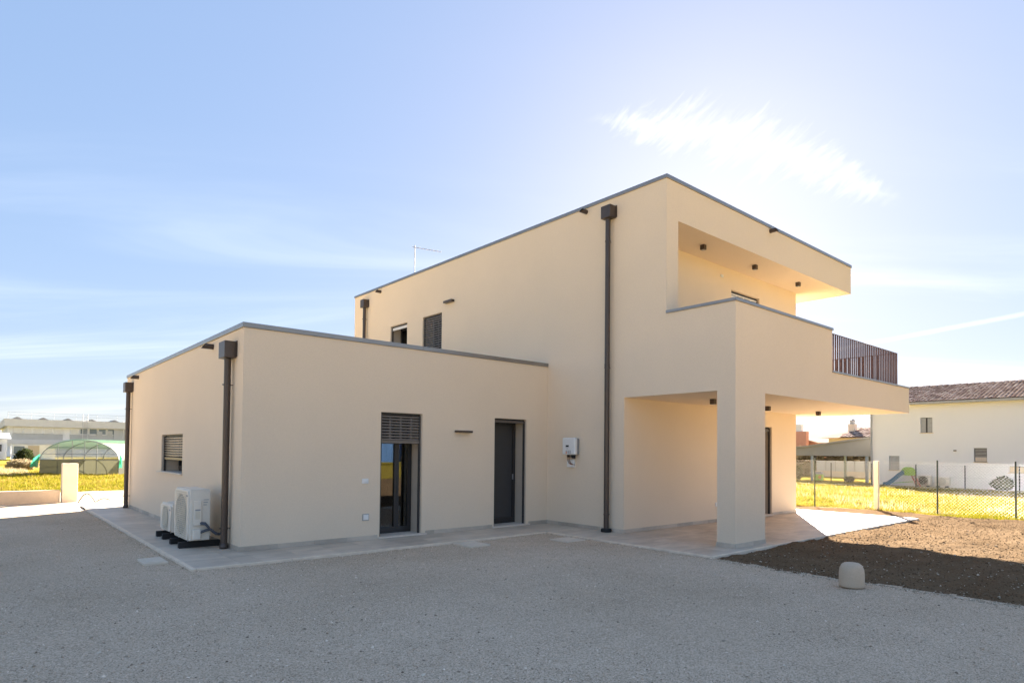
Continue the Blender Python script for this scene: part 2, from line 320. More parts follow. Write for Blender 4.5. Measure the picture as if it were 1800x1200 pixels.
# ---------------------------------------------------------------- mesh helpers
class MB:
    def __init__(s): s.v = []; s.f = []; s.sm = []
    def add(s, vs, fs, smooth=False):
        o = len(s.v); s.v += [tuple(p) for p in vs]; s.f += [tuple(i + o for i in f) for f in fs]; s.sm += [smooth] * len(fs); return s
    def box(s, x0, x1, y0, y1, z0, z1):
        x0, x1 = min(x0, x1), max(x0, x1); y0, y1 = min(y0, y1), max(y0, y1); z0, z1 = min(z0, z1), max(z0, z1)
        return s.add([(x0, y0, z0), (x1, y0, z0), (x1, y1, z0), (x0, y1, z0), (x0, y0, z1), (x1, y0, z1), (x1, y1, z1), (x0, y1, z1)],
              [(3, 2, 1, 0), (4, 5, 6, 7), (0, 1, 5, 4), (1, 2, 6, 5), (2, 3, 7, 6), (3, 0, 4, 7)])
    def tube(s, p0, p1, r0, r1=None, n=16, caps=True, slant0=None, slant1=None):
        p0, p1 = Vector(p0), Vector(p1); r1 = r0 if r1 is None else r1
        d = (p1 - p0).normalized(); a = d.orthogonal().normalized()
        if abs(d.z) < 0.9: a = d.cross(Vector((0, 0, 1))).normalized()
        b = d.cross(a)
        R0 = [p0 + (a * math.cos(t) + b * math.sin(t)) * r0 for t in [2 * math.pi * i / n for i in range(n)]]
        R1 = [p1 + (a * math.cos(t) + b * math.sin(t)) * r1 for t in [2 * math.pi * i / n for i in range(n)]]
        if slant1:   # oblique cut: move end points along the axis by their height
            R1 = [q + d * slant1 * ((q - p1).z) for q in R1]
        s.add(R0 + R1, [(i, (i + 1) % n, n + (i + 1) % n, n + i) for i in range(n)], True)
        if caps:
            s.add(R0, [tuple(range(n))[::-1]]); s.add(R1, [tuple(range(n))])
        return s
    def path(s, pts, r, n=8):
        pts = [Vector(p) for p in pts]
        for a, b in zip(pts[:-1], pts[1:]): s.tube(a, b, r, r, n, False)
        for q in pts[1:-1]: s.ball(q, r, n, max(3, n // 2))
        return s
    def ball(s, c, r, n=10, mrow=6, sc=(1, 1, 1)):
        c = Vector(c); vs = []; fs = []
        for i in range(1, mrow):
            th = math.pi * i / mrow
            for j in range(n):
                ph = 2 * math.pi * j / n
                vs.append(c + Vector((math.sin(th) * math.cos(ph) * sc[0], math.sin(th) * math.sin(ph) * sc[1], math.cos(th) * sc[2])) * r)
        vs += [c + Vector((0, 0, r * sc[2])), c - Vector((0, 0, r * sc[2]))]; t, b = len(vs) - 2, len(vs) - 1
        for j in range(n):
            fs.append((t, j, (j + 1) % n)); k = (mrow - 2) * n; fs.append((b, k + (j + 1) % n, k + j))
            for i in range(mrow - 2): fs.append((i * n + j, (i + 1) * n + j, (i + 1) * n + (j + 1) % n, i * n + (j + 1) % n))
        return s.add(vs, fs, True)
    def lathe(s, c, prof, n=32):
        c = Vector(c); vs = []; fs = []
        for r, z in prof:
            for j in range(n):
                ph = 2 * math.pi * j / n; vs.append(c + Vector((r * math.cos(ph), r * math.sin(ph), z)))
        for i in range(len(prof) - 1):
            for j in range(n): fs.append((i * n + j, i * n + (j + 1) % n, (i + 1) * n + (j + 1) % n, (i + 1) * n + j))
        return s.add(vs, fs, True)
    def prism(s, poly, axis, a0, a1):
        n = len(poly)
        def mk(p, a): return (a, p[0], p[1]) if axis == 'x' else ((p[0], a, p[1]) if axis == 'y' else (p[0], p[1], a))
        vs = [mk(p, a0) for p in poly] + [mk(p, a1) for p in poly]
        return s.add(vs, [tuple(range(n))[::-1], tuple(range(n, 2 * n))] + [(i, (i + 1) % n, n + (i + 1) % n, n + i) for i in range(n)])
    def mesh(s, name):
        me = bpy.data.meshes.new(name); me.from_pydata(s.v, [], s.f)
        me.polygons.foreach_set('use_smooth', s.sm); me.update()
        bm = bmesh.new(); bm.from_mesh(me); bmesh.ops.recalc_face_normals(bm, faces=bm.faces); bm.to_mesh(me); bm.free()
        return me
    def build(s, name, mat, parent=None, bevel=0, seg=2):
        me = s.mesh(name); me.materials.append(MAT[mat] if isinstance(mat, str) else mat)
        o = bpy.data.objects.new(name, me); COL.objects.link(o)
        if parent: o.parent = parent
        if bevel:
            md = o.modifiers.new('bevel', 'BEVEL'); md.width = bevel; md.segments = seg; md.limit_method = 'ANGLE'; md.angle_limit = rad(40)
        return o
def tag(o, label=None, cat=None, group=None, kind=None):
    if label: o['label'] = label
    if cat: o['category'] = cat
    if group: o['group'] = group
    if kind: o['kind'] = kind
    return o
def thing(name, label, cat, loc=(0, 0, 0), rz=0.0, group=None):
    o = bpy.data.objects.new(name, None); COL.objects.link(o); o.empty_display_size = 0.2
    o.location = loc; o.rotation_euler = (0, 0, rz); return tag(o, label, cat, group)
def inst(name, me, loc, parent=None, rot=(0, 0, 0), scale=(1, 1, 1)):
    o = bpy.data.objects.new(name, me); COL.objects.link(o); o.location = loc; o.rotation_euler = rot; o.scale = scale
    if parent: o.parent = parent
    return o
def raw_mesh(name, V, F, mat, parent=None, smooth=False):
    me = bpy.data.meshes.new(name)
    V = np.asarray(V, dtype=np.float32); F = np.asarray(F, dtype=np.int32); k = F.shape[1]
    me.vertices.add(len(V)); me.vertices.foreach_set('co', V.ravel())
    me.loops.add(F.size); me.loops.foreach_set('vertex_index', F.ravel())
    me.polygons.add(len(F)); me.polygons.foreach_set('loop_start', np.arange(0, F.size, k, dtype=np.int32))
    me.polygons.foreach_set('use_smooth', np.full(len(F), smooth))
    me.update(calc_edges=True); me.validate(); me.materials.append(MAT[mat])
    o = bpy.data.objects.new(name, me); COL.objects.link(o)
    if parent: o.parent = parent
    return o
def vnoise(x, y, s, seed=0):
    """smooth value noise in numpy"""
    x = np.asarray(x) * s; y = np.asarray(y) * s
    xi = np.floor(x).astype(np.int64); yi = np.floor(y).astype(np.int64); fx = x - xi; fy = y - yi
    fx = fx * fx * (3 - 2 * fx); fy = fy * fy * (3 - 2 * fy)
    def hsh(a, b):
        h = (a * 374761393 + b * 668265263 + seed * 2147483647) & 0xffffffff
        h = ((h ^ (h >> 13)) * 1274126177) & 0xffffffff
        return ((h ^ (h >> 16)) & 0xffff) / 65535.0
    a = hsh(xi, yi); b = hsh(xi + 1, yi); c = hsh(xi, yi + 1); d = hsh(xi + 1, yi + 1)
    return (a * (1 - fx) + b * fx) * (1 - fy) + (c * (1 - fx) + d * fx) * fy

# ---------------------------------------------------------------- key dimensions
XA, YA, YA2 = 3.146, 10.115, 19.95
XM, YM2, XB = 9.743, 19.64, 17.13
YR, YP, YB = 6.943, 7.931, 5.538
X3, XP, XC, YC, XL0 = 18.30, 13.62, 10.759, 5.882, 10.12
ZAp, ZAc, ZMp, ZMc = 3.497, 3.577, 6.764, 6.837
ZRS, ZPp, ZPc, ZK, ZKc, ZS = 6.035, 4.198, 4.2525, 3.316, 3.358, 2.684
TH = 0.40

# ---------------------------------------------------------------- ground
def gz(X, Y=0):
    t = np.clip((np.asarray(X, float) - 21.0) / 26.0, 0, 1); return -0.07 - 0.43 * t * t * (3 - 2 * t)
def grid_sheet(name, xs, ys, zf, mat, mask=None, kind='structure'):
    XX, YY = np.meshgrid(xs, ys, indexing='ij'); ZZ = zf(XX, YY)
    V = np.stack([XX, YY, ZZ], -1).reshape(-1, 3); nx, ny = XX.shape
    i, j = np.meshgrid(np.arange(nx - 1), np.arange(ny - 1), indexing='ij'); a = (i * ny + j).ravel()
    F = np.stack([a, a + ny, a + ny + 1, a + 1], -1)
    if mask is not None:
        cx = (XX[:-1, :-1] + XX[1:, 1:]) / 2; cy = (YY[:-1, :-1] + YY[1:, 1:]) / 2
        F = F[mask(cx, cy).ravel()]
    o = raw_mesh(name, V, F, mat, smooth=True); return tag(o, kind=kind)
xs = np.concatenate([[-2500, -900, -400, -200, -100], np.arange(-60, 61, 4.0), [80, 100, 150, 250, 500, 1000, 2500]])
grid_sheet('ground', xs, xs, lambda X, Y: gz(X), 'field')
def edge_x(Y):      # where gravel meets the soil
    return 8.56 + 0.10 * (vnoise(Y, Y * 0 + 3, 0.9, 5) - 0.5) + 0.07 * (vnoise(Y, Y * 0 + 1, 4.5, 6) - 0.5) + 0.04 * (vnoise(Y, Y * 0 + 1, 16, 2) - 0.5) + np.clip((1.5 - Y) * 0.05, 0, 2)
def gravel_z(X, Y):
    return -0.030 + 0.022 * (vnoise(X, Y, 0.55, 1) - 0.5) + 0.014 * (vnoise(X, Y, 2.1, 2) - 0.5) + 0.007 * (vnoise(X, Y, 9, 3) - 0.5)
gx = np.concatenate([np.arange(-24, 0, 0.6), np.arange(0, 9.5, 0.07)]); gy = np.concatenate([np.arange(-14, -0.5, 0.5), np.arange(-0.5, 10.0, 0.07), np.arange(10.0, 27.9, 0.25)])
grid_sheet('gravel_yard', gx, gy, gravel_z, 'gravel', lambda X, Y: ~((X > edge_x(Y) + 0.12) & (Y < 5.4)) & ~((X < 1.7) & (Y > 22.65)))
def soil_z(X, Y):
    e = np.clip((X - edge_x(Y)) / 0.35, -1, 1)
    base = -0.055 + 0.035 * np.clip(e, -1, 1)
    return base + 0.05 * (vnoise(X, Y, 0.8, 11) - 0.5) * np.clip(e, 0, 1) + 0.03 * (vnoise(X, Y, 4, 12) - 0.5) + 0.018 * (vnoise(X, Y, 11, 13) - 0.5) + 0.009 * (vnoise(X, Y, 29, 14) - 0.5)
def soil_edge(Y):   # grass side
    return 20.0 + 0.08 * (6 - Y) + 0.5 * (vnoise(Y, Y * 0, 1.3, 9) - 0.5)
sx_ = np.concatenate([np.arange(8.3, 13, 0.045), np.arange(13, 21.2, 0.09)]); sy_ = np.concatenate([np.arange(-10.5, 0.6, 0.3), np.arange(0.6, 5.28, 0.045), np.arange(5.28, 13, 0.1)])
grid_sheet('soil_bed', sx_, sy_, soil_z, 'soil', lambda X, Y: (X > edge_x(Y) - 0.14) & (X < soil_edge(Y)) & ~((Y > 5.27) & (X < 18.24)))

# ---------------------------------------------------------------- paving: tiles and edging
paving = raw_mesh('paving', [(2.24, 9.0, -0.012), (18.2, 9.0, -0.012), (18.2, 20.8, -0.012), (2.24, 20.8, -0.012), (8.72, 5.33, -0.012), (18.2, 5.33, -0.012), (18.2, 9.0, -0.012), (8.72, 9.0, -0.012)], [(0, 1, 2, 3), (4, 5, 6, 7)], 'kerb')
tag(paving, kind='structure')
TS, GAP = 0.60, 0.004
def tile_rect(x0, x1, y0, y1):
    nx = max(1, math.ceil((x1 - x0) / TS - 0.12)); ny = max(1, math.ceil((y1 - y0) / TS - 0.12))
    for i in range(nx):
        for j in range(ny):
            a, b = x0 + i * TS, (x0 + (i + 1) * TS if i < nx - 1 else x1); c, d = y0 + j * TS, (y0 + (j + 1) * TS if j < ny - 1 else y1)
            w, h = b - a - GAP, d - c - GAP; key = (round(w, 3), round(h, 3))
            if key not in tile_cache:
                me = MB().box(0, w, 0, h, -0.011, 0).mesh('tile'); me.materials.append(MAT['tile']); tile_cache[key] = me
            inst('tile', tile_cache[key], (a, c, random.uniform(-0.0008, 0.0008)), paving)
tile_cache = {}
tile_rect(2.26, 3.16, 9.06, 19.5)               # strip along the left wall
tile_rect(3.16, 8.74, 9.06, 10.13)              # strip in front of the doors
tile_rect(8.74, 9.76, 5.36, 10.13)              # strip along the long wall
tile_rect(9.76, 18.16, 5.36, 7.95)              # terrace
tile_rect(17.12, 18.16, 7.95, 15.2)
def edging(x0, x1, y0, y1):
    horiz = (x1 - x0) > (y1 - y0); Lh = (x1 - x0) if horiz else (y1 - y0); n = max(1, round(Lh / 1.2))
    for i in range(n):
        a = i * Lh / n + 0.002; b = (i + 1) * Lh / n - 0.002; dz = random.uniform(-0.002, 0.003)
        bx = MB().box(x0 + a, x0 + b, y0, y1, -0.06, 0.003 + dz) if horiz else MB().box(x0, x1, y0 + a, y0 + b, -0.06, 0.003 + dz)
        bx.build('edging_strip', 'kerb', paving, 0.004, 1)
edging(2.20, 2.258, 9.0, 19.5); edging(2.26, 8.68, 9.0, 9.058); edging(8.68, 8.738, 5.3, 8.998); edging(8.74, 18.2, 5.3, 5.358); edging(18.162, 18.22, 5.36, 15.2)

# ---------------------------------------------------------------- the house: solid cells -> one wall mesh with real thickness
house = thing('house', 'two storey beige flat-roofed house with low annexe, balcony and porch', 'house', (XA, YA, 0))
HO = Vector((XA, YA, 0))
solid = []   # (add?, x0,x1,y0,y1,z0,z1)
def A(*b): solid.append((1, *b))
def C_(*b): solid.append((0, *b))
ZB = -0.10
A(XA, XM, YA, YA2, ZB, ZAp); C_(XA + TH, XM - 0.001, YA + TH, YA2 - TH, 0.02, 3.0); C_(XA + 0.35, XM + 0.0, YA + 0.35, YA2 - 0.35, 3.22, ZAp)
A(XM, XB, YP, YM2, ZB, ZMp); C_(XM + TH, XB - TH, YP + TH, YM2 - TH, 0.02, 2.9); C_(XM + TH, XB - TH, YP + TH, YM2 - TH, 3.25, 6.2); C_(XM + 0.35, XB, YP - 0.5, YM2 - 0.35, 6.5, ZMp)
A(XM, XC, YB, YC, ZB, ZS)                                        # column
A(XM, X3, YB, YP, ZS, ZK); A(XB, X3, YP, 15.2, ZS, ZK)           # slab
C_(XM + 0.3, X3 - 0.5, YB + 0.3, YP, 3.22, ZK); C_(XB, X3 - 0.5, YP, 15.2, 3.22, ZK)
A(XM, XP, YB, YB + 0.3, ZK, ZPp); A(XM, XM + 0.3, YB + 0.3, YR, ZK, ZPp)   # parapet
A(XM, XL0, YR, YP, ZK, ZMp)                                      # wing wall
A(XL0, X3, YR, YP, ZRS, ZMp); A(XB, X3, YP, YM2, ZRS, ZMp)       # roof overhang
C_(XM + 0.35, X3 - 0.35, YR + 0.35, YM2 - 0.35, 6.5, ZMp)
# openings
D1 = (5.560, 6.450, 0.03, 2.288); D2 = (8.215, 9.118, 0.03, 2.288)
for d in (D1, D2): C_(d[0], d[1], YA, YA + TH, d[2], d[3])
WL = (13.765, 15.62, 1.083, 1.882); C_(XA, XA + TH, WL[0], WL[1], WL[2], WL[3])
WA = (16.204, 17.195, 3.60, 5.436); WB = (14.370, 15.354, 3.60, 5.436)
for w in (WA, WB): C_(XM, XM + TH, w[0], w[1], w[2], w[3])
LW = (13.756, 15.117, 3.32, 5.55); C_(LW[0], LW[1], YP, YP + TH, LW[2], LW[3])
PD = (14.30, 15.77, 0.03, 2.29); C_(PD[0], PD[1], YP, YP + TH, PD[2], PD[3])
bx = sorted({round(v, 4) for s_ in solid for v in s_[1:3]}); by = sorted({round(v, 4) for s_ in solid for v in s_[3:5]}); bz = sorted({round(v, 4) for s_ in solid for v in s_[5:7]})
mx_ = (np.array(bx[:-1]) + np.array(bx[1:])) / 2; my_ = (np.array(by[:-1]) + np.array(by[1:])) / 2; mz_ = (np.array(bz[:-1]) + np.array(bz[1:])) / 2
occ = np.zeros((len(mx_) + 2, len(my_) + 2, len(mz_) + 2), bool); core = occ[1:-1, 1:-1, 1:-1]
for (ad, x0, x1, y0, y1, z0, z1) in solid:
    sel = ((mx_ > x0) & (mx_ < x1))[:, None, None] & ((my_ > y0) & (my_ < y1))[None, :, None] & ((mz_ > z0) & (mz_ < z1))[None, None, :]
    core[sel] = bool(ad)
vid = {}; HV = []; HF = []
def vi(i, j, k):
    if (i, j, k) not in vid: vid[(i, j, k)] = len(HV); HV.append((bx[i] - XA, by[j] - YA, bz[k]))
    return vid[(i, j, k)]
for (i, j, k) in np.argwhere(core):
    o = occ
    if not o[i, j + 1, k + 1]: HF.append((vi(i, j, k), vi(i, j, k + 1), vi(i, j + 1, k + 1), vi(i, j + 1, k)))
    if not o[i + 2, j + 1, k + 1]: HF.append((vi(i + 1, j, k), vi(i + 1, j + 1, k), vi(i + 1, j + 1, k + 1), vi(i + 1, j, k + 1)))
    if not o[i + 1, j, k + 1]: HF.append((vi(i, j, k), vi(i + 1, j, k), vi(i + 1, j, k + 1), vi(i, j, k + 1)))
    if not o[i + 1, j + 2, k + 1]: HF.append((vi(i, j + 1, k), vi(i, j + 1, k + 1), vi(i + 1, j + 1, k + 1), vi(i + 1, j + 1, k)))
    if not o[i + 1, j + 1, k]: HF.append((vi(i, j, k), vi(i, j + 1, k), vi(i + 1, j + 1, k), vi(i + 1, j, k)))
    if not o[i + 1, j + 1, k + 2]: HF.append((vi(i, j, k + 1), vi(i + 1, j, k + 1), vi(i + 1, j + 1, k + 1), vi(i, j + 1, k + 1)))
raw_mesh('wall', HV, HF, 'plaster', house)

class HB(MB):      # built in world coordinates, stored relative to the house
    def build(s, name, mat, parent=None, bevel=0, seg=2):
        s.v = [(p[0] - XA, p[1] - YA, p[2]) for p in s.v]
        return MB.build(s, name, mat, parent or house, bevel, seg)
# coping, in lengths with a visible joint
def coping(x0, x1, y0, y1, z0, z1, step=3.0):
    horiz = (x1 - x0) > (y1 - y0); Lh = (x1 - x0) if horiz else (y1 - y0); n = max(1, round(Lh / step))
    for i in range(n):
        a = i * Lh / n + (0.0015 if i else 0); b = (i + 1) * Lh / n - (0.0015 if i < n - 1 else 0)
        h = HB()
        if horiz: h.box(x0 + a, x0 + b, y0, y1, z0 + 0.002, z1)
        else: h.box(x0, x1, y0 + a, y0 + b, z0 + 0.002, z1)
        h.build('coping', 'coping', None, 0.004, 2)
ov = 0.022
coping(XA - ov, XM - 0.003, YA - ov, YA + 0.38, ZAp, ZAc); coping(XA - ov, XA + 0.38, YA + 0.381, YA2 + ov, ZAp, ZAc); coping(XA + 0.381, XM, YA2 - 0.38, YA2 + ov, ZAp, ZAc)
coping(XM - ov, X3 + ov, YR - ov, YR + 0.38, ZMp, ZMc); coping(XM - ov, XM + 0.38, YR + 0.381, YM2 + ov, ZMp, ZMc); coping(X3 - 0.38, X3 + ov, YR + 0.381, YM2 + ov, ZMp, ZMc); coping(XM + 0.381, X3 - 0.381, YM2 - 0.38, YM2 + ov, ZMp, ZMc)
coping(XM - ov, XP + ov, YB - ov, YB + 0.32, ZPp, ZPc, 2.0); coping(XM - ov, XM + 0.32, YB + 0.321, YR - 0.003, ZPp, ZPc)
coping(XP + 0.003, X3 + ov, YB - ov, YB + 0.32, ZK, ZKc, 2.4); coping(X3 - 0.52, X3 + ov, YB + 0.321, 15.2, ZK, ZKc)
# skirting tiles
def skirting(p0, p1, nrm, skip=()):
    p0, p1 = Vector(p0), Vector(p1); Lh = (p1 - p0).length; d = (p1 - p0) / Lh; pos = 0.0
    while pos < Lh - 0.01:
        e = min(pos + 0.6, Lh)
        segs = [(pos, e)]
        for (s0, s1) in skip:
            segs = [q for a, b in segs for q in ((a, min(b, s0)), (max(a, s1), b)) if q[1] - q[0] > 0.01]
        for a, b in segs:
            q0 = p0 + d * (a + 0.001); q1 = p0 + d * (b - 0.001); t = 0.011
            HB().box(q0.x + (nrm[0] * t if nrm[0] < 0 else 0), q1.x + (nrm[0] * t if nrm[0] > 0 else 0), q0.y + (nrm[1] * t if nrm[1] < 0 else 0), q1.y + (nrm[1] * t if nrm[1] > 0 else 0), 0.001, 0.074 + random.uniform(-.001, .001)).build('skirting_tile', 'skirting')
        pos = e
skirting((XA - 0.011, YA, 0), (XM, YA, 0), (0, -1), ((D1[0] - XA - .03, D1[1] - XA + .1), (D2[0] - XA - .04, D2[1] - XA + .085)))
skirting((XA, YA, 0), (XA, YA2, 0), (-1, 0)); skirting((XM, YP, 0), (XM, YA - 0.012, 0), (-1, 0))
skirting((XM - 0.011, YP, 0), (XB + 0.011, YP, 0), (0, -1), ((PD[0] - XM, PD[1] - XM + .03),)); skirting((XB, YP, 0), (XB, 15, 0), (1, 0))
skirting((XM - 0.011, YB, 0), (XC + 0.011, YB, 0), (0, -1)); skirting((XM, YB, 0), (XM, YC, 0), (-1, 0)); skirting((XC, YB, 0), (XC, YC, 0), (1, 0)); skirting((XM - 0.011, YC, 0), (XC + 0.011, YC, 0), (0, 1))

# doors, windows and roller shutters.  plane 'y': opening in a wall facing -Y; plane 'x': facing -X
def opening(plane, pos, a0, a1, z0, z1, kind, drop, sillrange=None, glass='glass', handle=None, leaf_split=None, bar='slat', slat='slat', pitch=0.053):
    """pos = wall plane, a0..a1 along the wall, drop = bottom of the roller shutter"""
    def bx_(h, u0, u1, d0, d1, w0, w1):
        return h.box(u0, u1, pos + d0, pos + d1, w0, w1) if plane == 'y' else h.box(pos + d0, pos + d1, u0, u1, w0, w1)
    dg = 0.355
    # reveal cladding on both jambs and the head guide rails
    jl = bx_(HB(), a0 + 0.002, a0 + 0.014, 0.014, dg, z0, z1 - 0.002).build('jamb_panel', 'reveal')
    bx_(HB(), a1 - 0.014, a1 - 0.002, 0.014, dg, z0, z1 - 0.002).build('jamb_panel', 'reveal')
    sh = bx_(HB(), a0 + 0.015, a1 - 0.015, 0.075, 0.20, z1 - 0.035, z1 - 0.003).build('roller_shutter', 'frame')
    for q in (a0 + 0.0145, a1 - 0.0445): bx_(HB(), q, q + 0.030, 0.045, 0.085, z0 + 0.002, z1 - 0.036).build('guide_rail', 'guide', sh)
    z = z1 - 0.07; s0, s1 = a0 + 0.046, a1 - 0.046
    me = None
    while z > drop + 0.05:
        h = HB(); prof = [(-0.003, -0.019), (-0.011, -0.008), (-0.011, 0.010), (-0.003, 0.019), (0.003, 0.019), (0.003, -0.019)]
        if plane == 'y':
            P0 = [(s0, pos + 0.065 + p[0], z + p[1]) for p in prof]; P1 = [(s1, pos + 0.065 + p[0], z + p[1]) for p in prof]
        else:
            P0 = [(pos + 0.065 + p[0], s0, z + p[1]) for p in prof]; P1 = [(pos + 0.065 + p[0], s1, z + p[1]) for p in prof]
        n = len(prof); h.add(P0 + P1, [tuple(range(n))[::-1], tuple(range(n, 2 * n))] + [(i, (i + 1) % n, n + (i + 1) % n, n + i) for i in range(n)])
        h.build('slat', slat, sh)
        for fr in (0.23, 0.51, 0.79): bx_(HB(), s0 + (s1 - s0) * fr - .02, s0 + (s1 - s0) * fr + .02, 0.063, 0.069, z - 0.0345, z - 0.0185).build('slat_link', slat, sh)
        z -= pitch
    bx_(HB(), s0, s1, 0.052, 0.072, drop, drop + 0.052).build('bottom_rail', bar, sh, 0.003, 1)
    # joinery
    fz0 = z0 + 0.005
    f = HB(); fw = 0.055
    bx_(f, a0 + 0.0142, a0 + fw, dg, dg + 0.06, fz0, z1 - .002); bx_(f, a1 - fw, a1 - 0.0142, dg, dg + 0.06, fz0, z1 - .002)
    bx_(f, a0 + fw, a1 - fw, dg, dg + 0.06, z1 - fw, z1 - .002); bx_(f, a0 + fw, a1 - fw, dg, dg + 0.06, fz0, fz0 + 0.05)
    d = f.build('door' if kind == 'door' else 'window', 'frame')
    i0, i1 = a0 + fw, a1 - fw
    splits = [i0, i1] if not leaf_split else [i0, i0 + (i1 - i0) * leaf_split, i1]
    for l0, l1 in zip(splits[:-1], splits[1:]):
        lw = 0.05; s_ = HB()
        bx_(s_, l0 + .002, l0 + lw, dg - 0.018, dg + 0.045, fz0 + 0.052, z1 - fw - .002); bx_(s_, l1 - lw, l1 - .002, dg - 0.018, dg + 0.045, fz0 + 0.052, z1 - fw - .002)
        bx_(s_, l0 + lw, l1 - lw, dg - 0.018, dg + 0.045, z1 - fw - lw, z1 - fw - .002); bx_(s_, l0 + lw, l1 - lw, dg - 0.018, dg + 0.045, fz0 + 0.052, fz0 + 0.115)
        s_.build('sash', 'frame', d)
        bx_(HB(), l0 + lw - .004, l1 - lw + .004, dg + 0.010, dg + 0.022, fz0 + 0.11, z1 - fw - lw + .004).build('pane', glass, d)
    if handle: bx_(HB(), handle[0], handle[0] + 0.018, dg - 0.05, dg - 0.0185, handle[1], handle[1] + 0.12).build('handle', 'aluminium', d, 0.004)
    if sillrange:
        bx_(HB(), sillrange[0], sillrange[1], -0.045, -0.002, z0 - 0.028, z0 + 0.002).build('sill', 'stone_sill', None, 0.003)
        bx_(HB(), a0 + 0.003, a1 - 0.003, -0.0015, dg, z0 + 0.0005, z0 + 0.004).build('threshold', 'stone_sill')
    return d
d1 = opening('y', YA, *D1, 'door', 1.723, (5.53, 6.55), 'glass', None, 0.62)
d2 = opening('y', YA, *D2, 'door', 2.20, (8.175, 9.203), 'screen', (8.99, 0.98))
w1 = opening('x', XA, *WL, 'window', 1.345, (13.73, 15.88), 'glass')
w2 = opening('x', XM, *WA, 'window', 5.30, None, 'glass_dark', bar='whitebar', slat='whitebar')
w3 = opening('x', XM, *WB, 'window', 3.62, None, 'glass_dark', pitch=0.066)
w4 = opening('y', YP, *LW, 'window', 5.36, None, 'glass_dark', bar='whitebar', slat='whitebar')
w5 = opening('y', YP, *PD, 'door', 2.17, (14.27, 15.80), 'glass_dark', leaf_split=0.5)
# pale inner blind behind the porch door
HB().box(PD[0] + .07, PD[1] - .07, YP + 0.50, YP + 0.51, 0.05, 2.2).build('curtain', 'reveal')
HB().box(D2[0] - .02, D2[1] + .02, YA + 0.52, YA + 0.53, 0.04, 2.28).build('curtain', 'frame')

# downpipes with hopper heads
def downpipe(cx, cy, z_bot, hop, zh0, zh1, shoe, brk, wallx):
    """hop = (x0,x1,y0,y1) of the hopper box"""
    p = HB().tube((cx, cy, z_bot), (cx, cy, zh0 + 0.003), 0.052, n=24).build('downpipe', 'brown_metal')
    b = HB().box(hop[0], hop[1], hop[2], hop[3], zh0, zh1).build('hopper_head', 'brown_metal', p, 0.006)
    HB().box(hop[1] - 0.001, wallx - 0.001, hop[2] - 0.02, hop[3] + 0.02, zh0 + .02, zh1 + 0.01).build('hopper_plate', 'brown_metal', p)
    for z in brk:
        HB().tube((cx, cy, z - 0.014), (cx, cy, z + 0.014), 0.057, n=24).tube((cx + .05, cy, z), (wallx, cy, z), 0.007, n=8).tube((cx - .06, cy, z), (cx - .075, cy, z), 0.009, n=8).build('pipe_bracket', 'brown_metal', p)
    for z in shoe[1]: HB().tube((cx, cy, z - 0.03), (cx, cy, z + 0.03), 0.0555, n=24).build('pipe_joint', 'brown_metal', p)
    if shoe[0] == 'block': HB().lathe((cx, cy, 0.001), [(0.0, 0.0), (0.105, 0.0), (0.11, 0.012), (0.11, 0.05), (0.10, 0.066), (0.0, 0.066)], 12).build('pipe_shoe', 'black', p)
    else: HB().lathe((cx, cy, 0.001), [(0.0, 0), (0.066, 0.0), (0.064, 0.03), (0.054, 0.09), (0.0, .09)], 24).build('pipe_shoe', 'brown_metal', p)
    return p
downpipe(3.055, 10.60, 0.0, (2.955, 3.13, 10.43, 10.75), 3.045, 3.31, ('boot', ()), (2.62, 0.32), XA)
downpipe(3.055, 19.20, 0.0, (2.955, 3.13, 19.05, 19.36), 3.06, 3.315, ('boot', ()), (2.62, 0.32), XA)
downpipe(9.643, 8.29, 0.0, (9.545, 9.726, 8.155, 8.40), 6.33, 6.58, ('block', (3.35,)), (5.87, 3.30, 0.35), XM)
downpipe(9.643, 18.75, 3.24, (9.545, 9.726, 18.63, 18.87), 6.28, 6.54, ('boot', ()), (5.9,), XM)
# overflow spouts under the coping
for (p0, dr) in (((XA, 11.765, 3.385), (-1, 0, 0)), ((XA, 18.377, 3.395), (-1, 0, 0)), ((XM, 8.975, 6.69), (-1, 0, 0)), ((XM, 17.85, 6.655), (-1, 0, 0)), ((13.72, YR, 6.70), (0, -1, 0))):
    p0 = Vector(p0); d = Vector(dr)
    HB().tube(p0 - d * 0.02, p0 + d * 0.16, 0.048, n=20, caps=False, slant1=-0.75).tube(p0 - d * 0.02, p0 + d * 0.155, 0.043, n=20, caps=False, slant1=-0.75).build('overflow_spout', 'brown_metal')
# balcony railing
rail = HB().box(XP + 0.005, 17.84, YB + 0.112, YB + 0.138, ZPc - 0.065, ZPc - 0.055).box(17.802, 17.828, YB + 0.1385, 15.1, ZPc - 0.065, ZPc - 0.055).build('railing', 'rail')
bm_ = None
zt = ZPc - 0.066
bal = MB().box(-0.010, 0.010, -0.014, 0.014, 0, zt - ZKc - 0.001).mesh('baluster'); bal.materials.append(MAT['rail'])
n = 38
for i in range(n): inst('baluster', bal, (XP + 0.02 + i * (17.815 - XP - 0.02) / (n - 1) - XA, YB + 0.125 - YA, ZKc), rail)
for i in range(1, 66): inst('baluster', bal, (17.815 - XA, YB + 0.125 + i * 0.113 - YA, ZKc), rail, (0, 0, math.pi / 2))
HB().box(XP + .002, XP + 0.012, YB + 0.10, YB + 0.15, ZKc, ZPc - .07).build('end_post', 'brown_metal', rail)

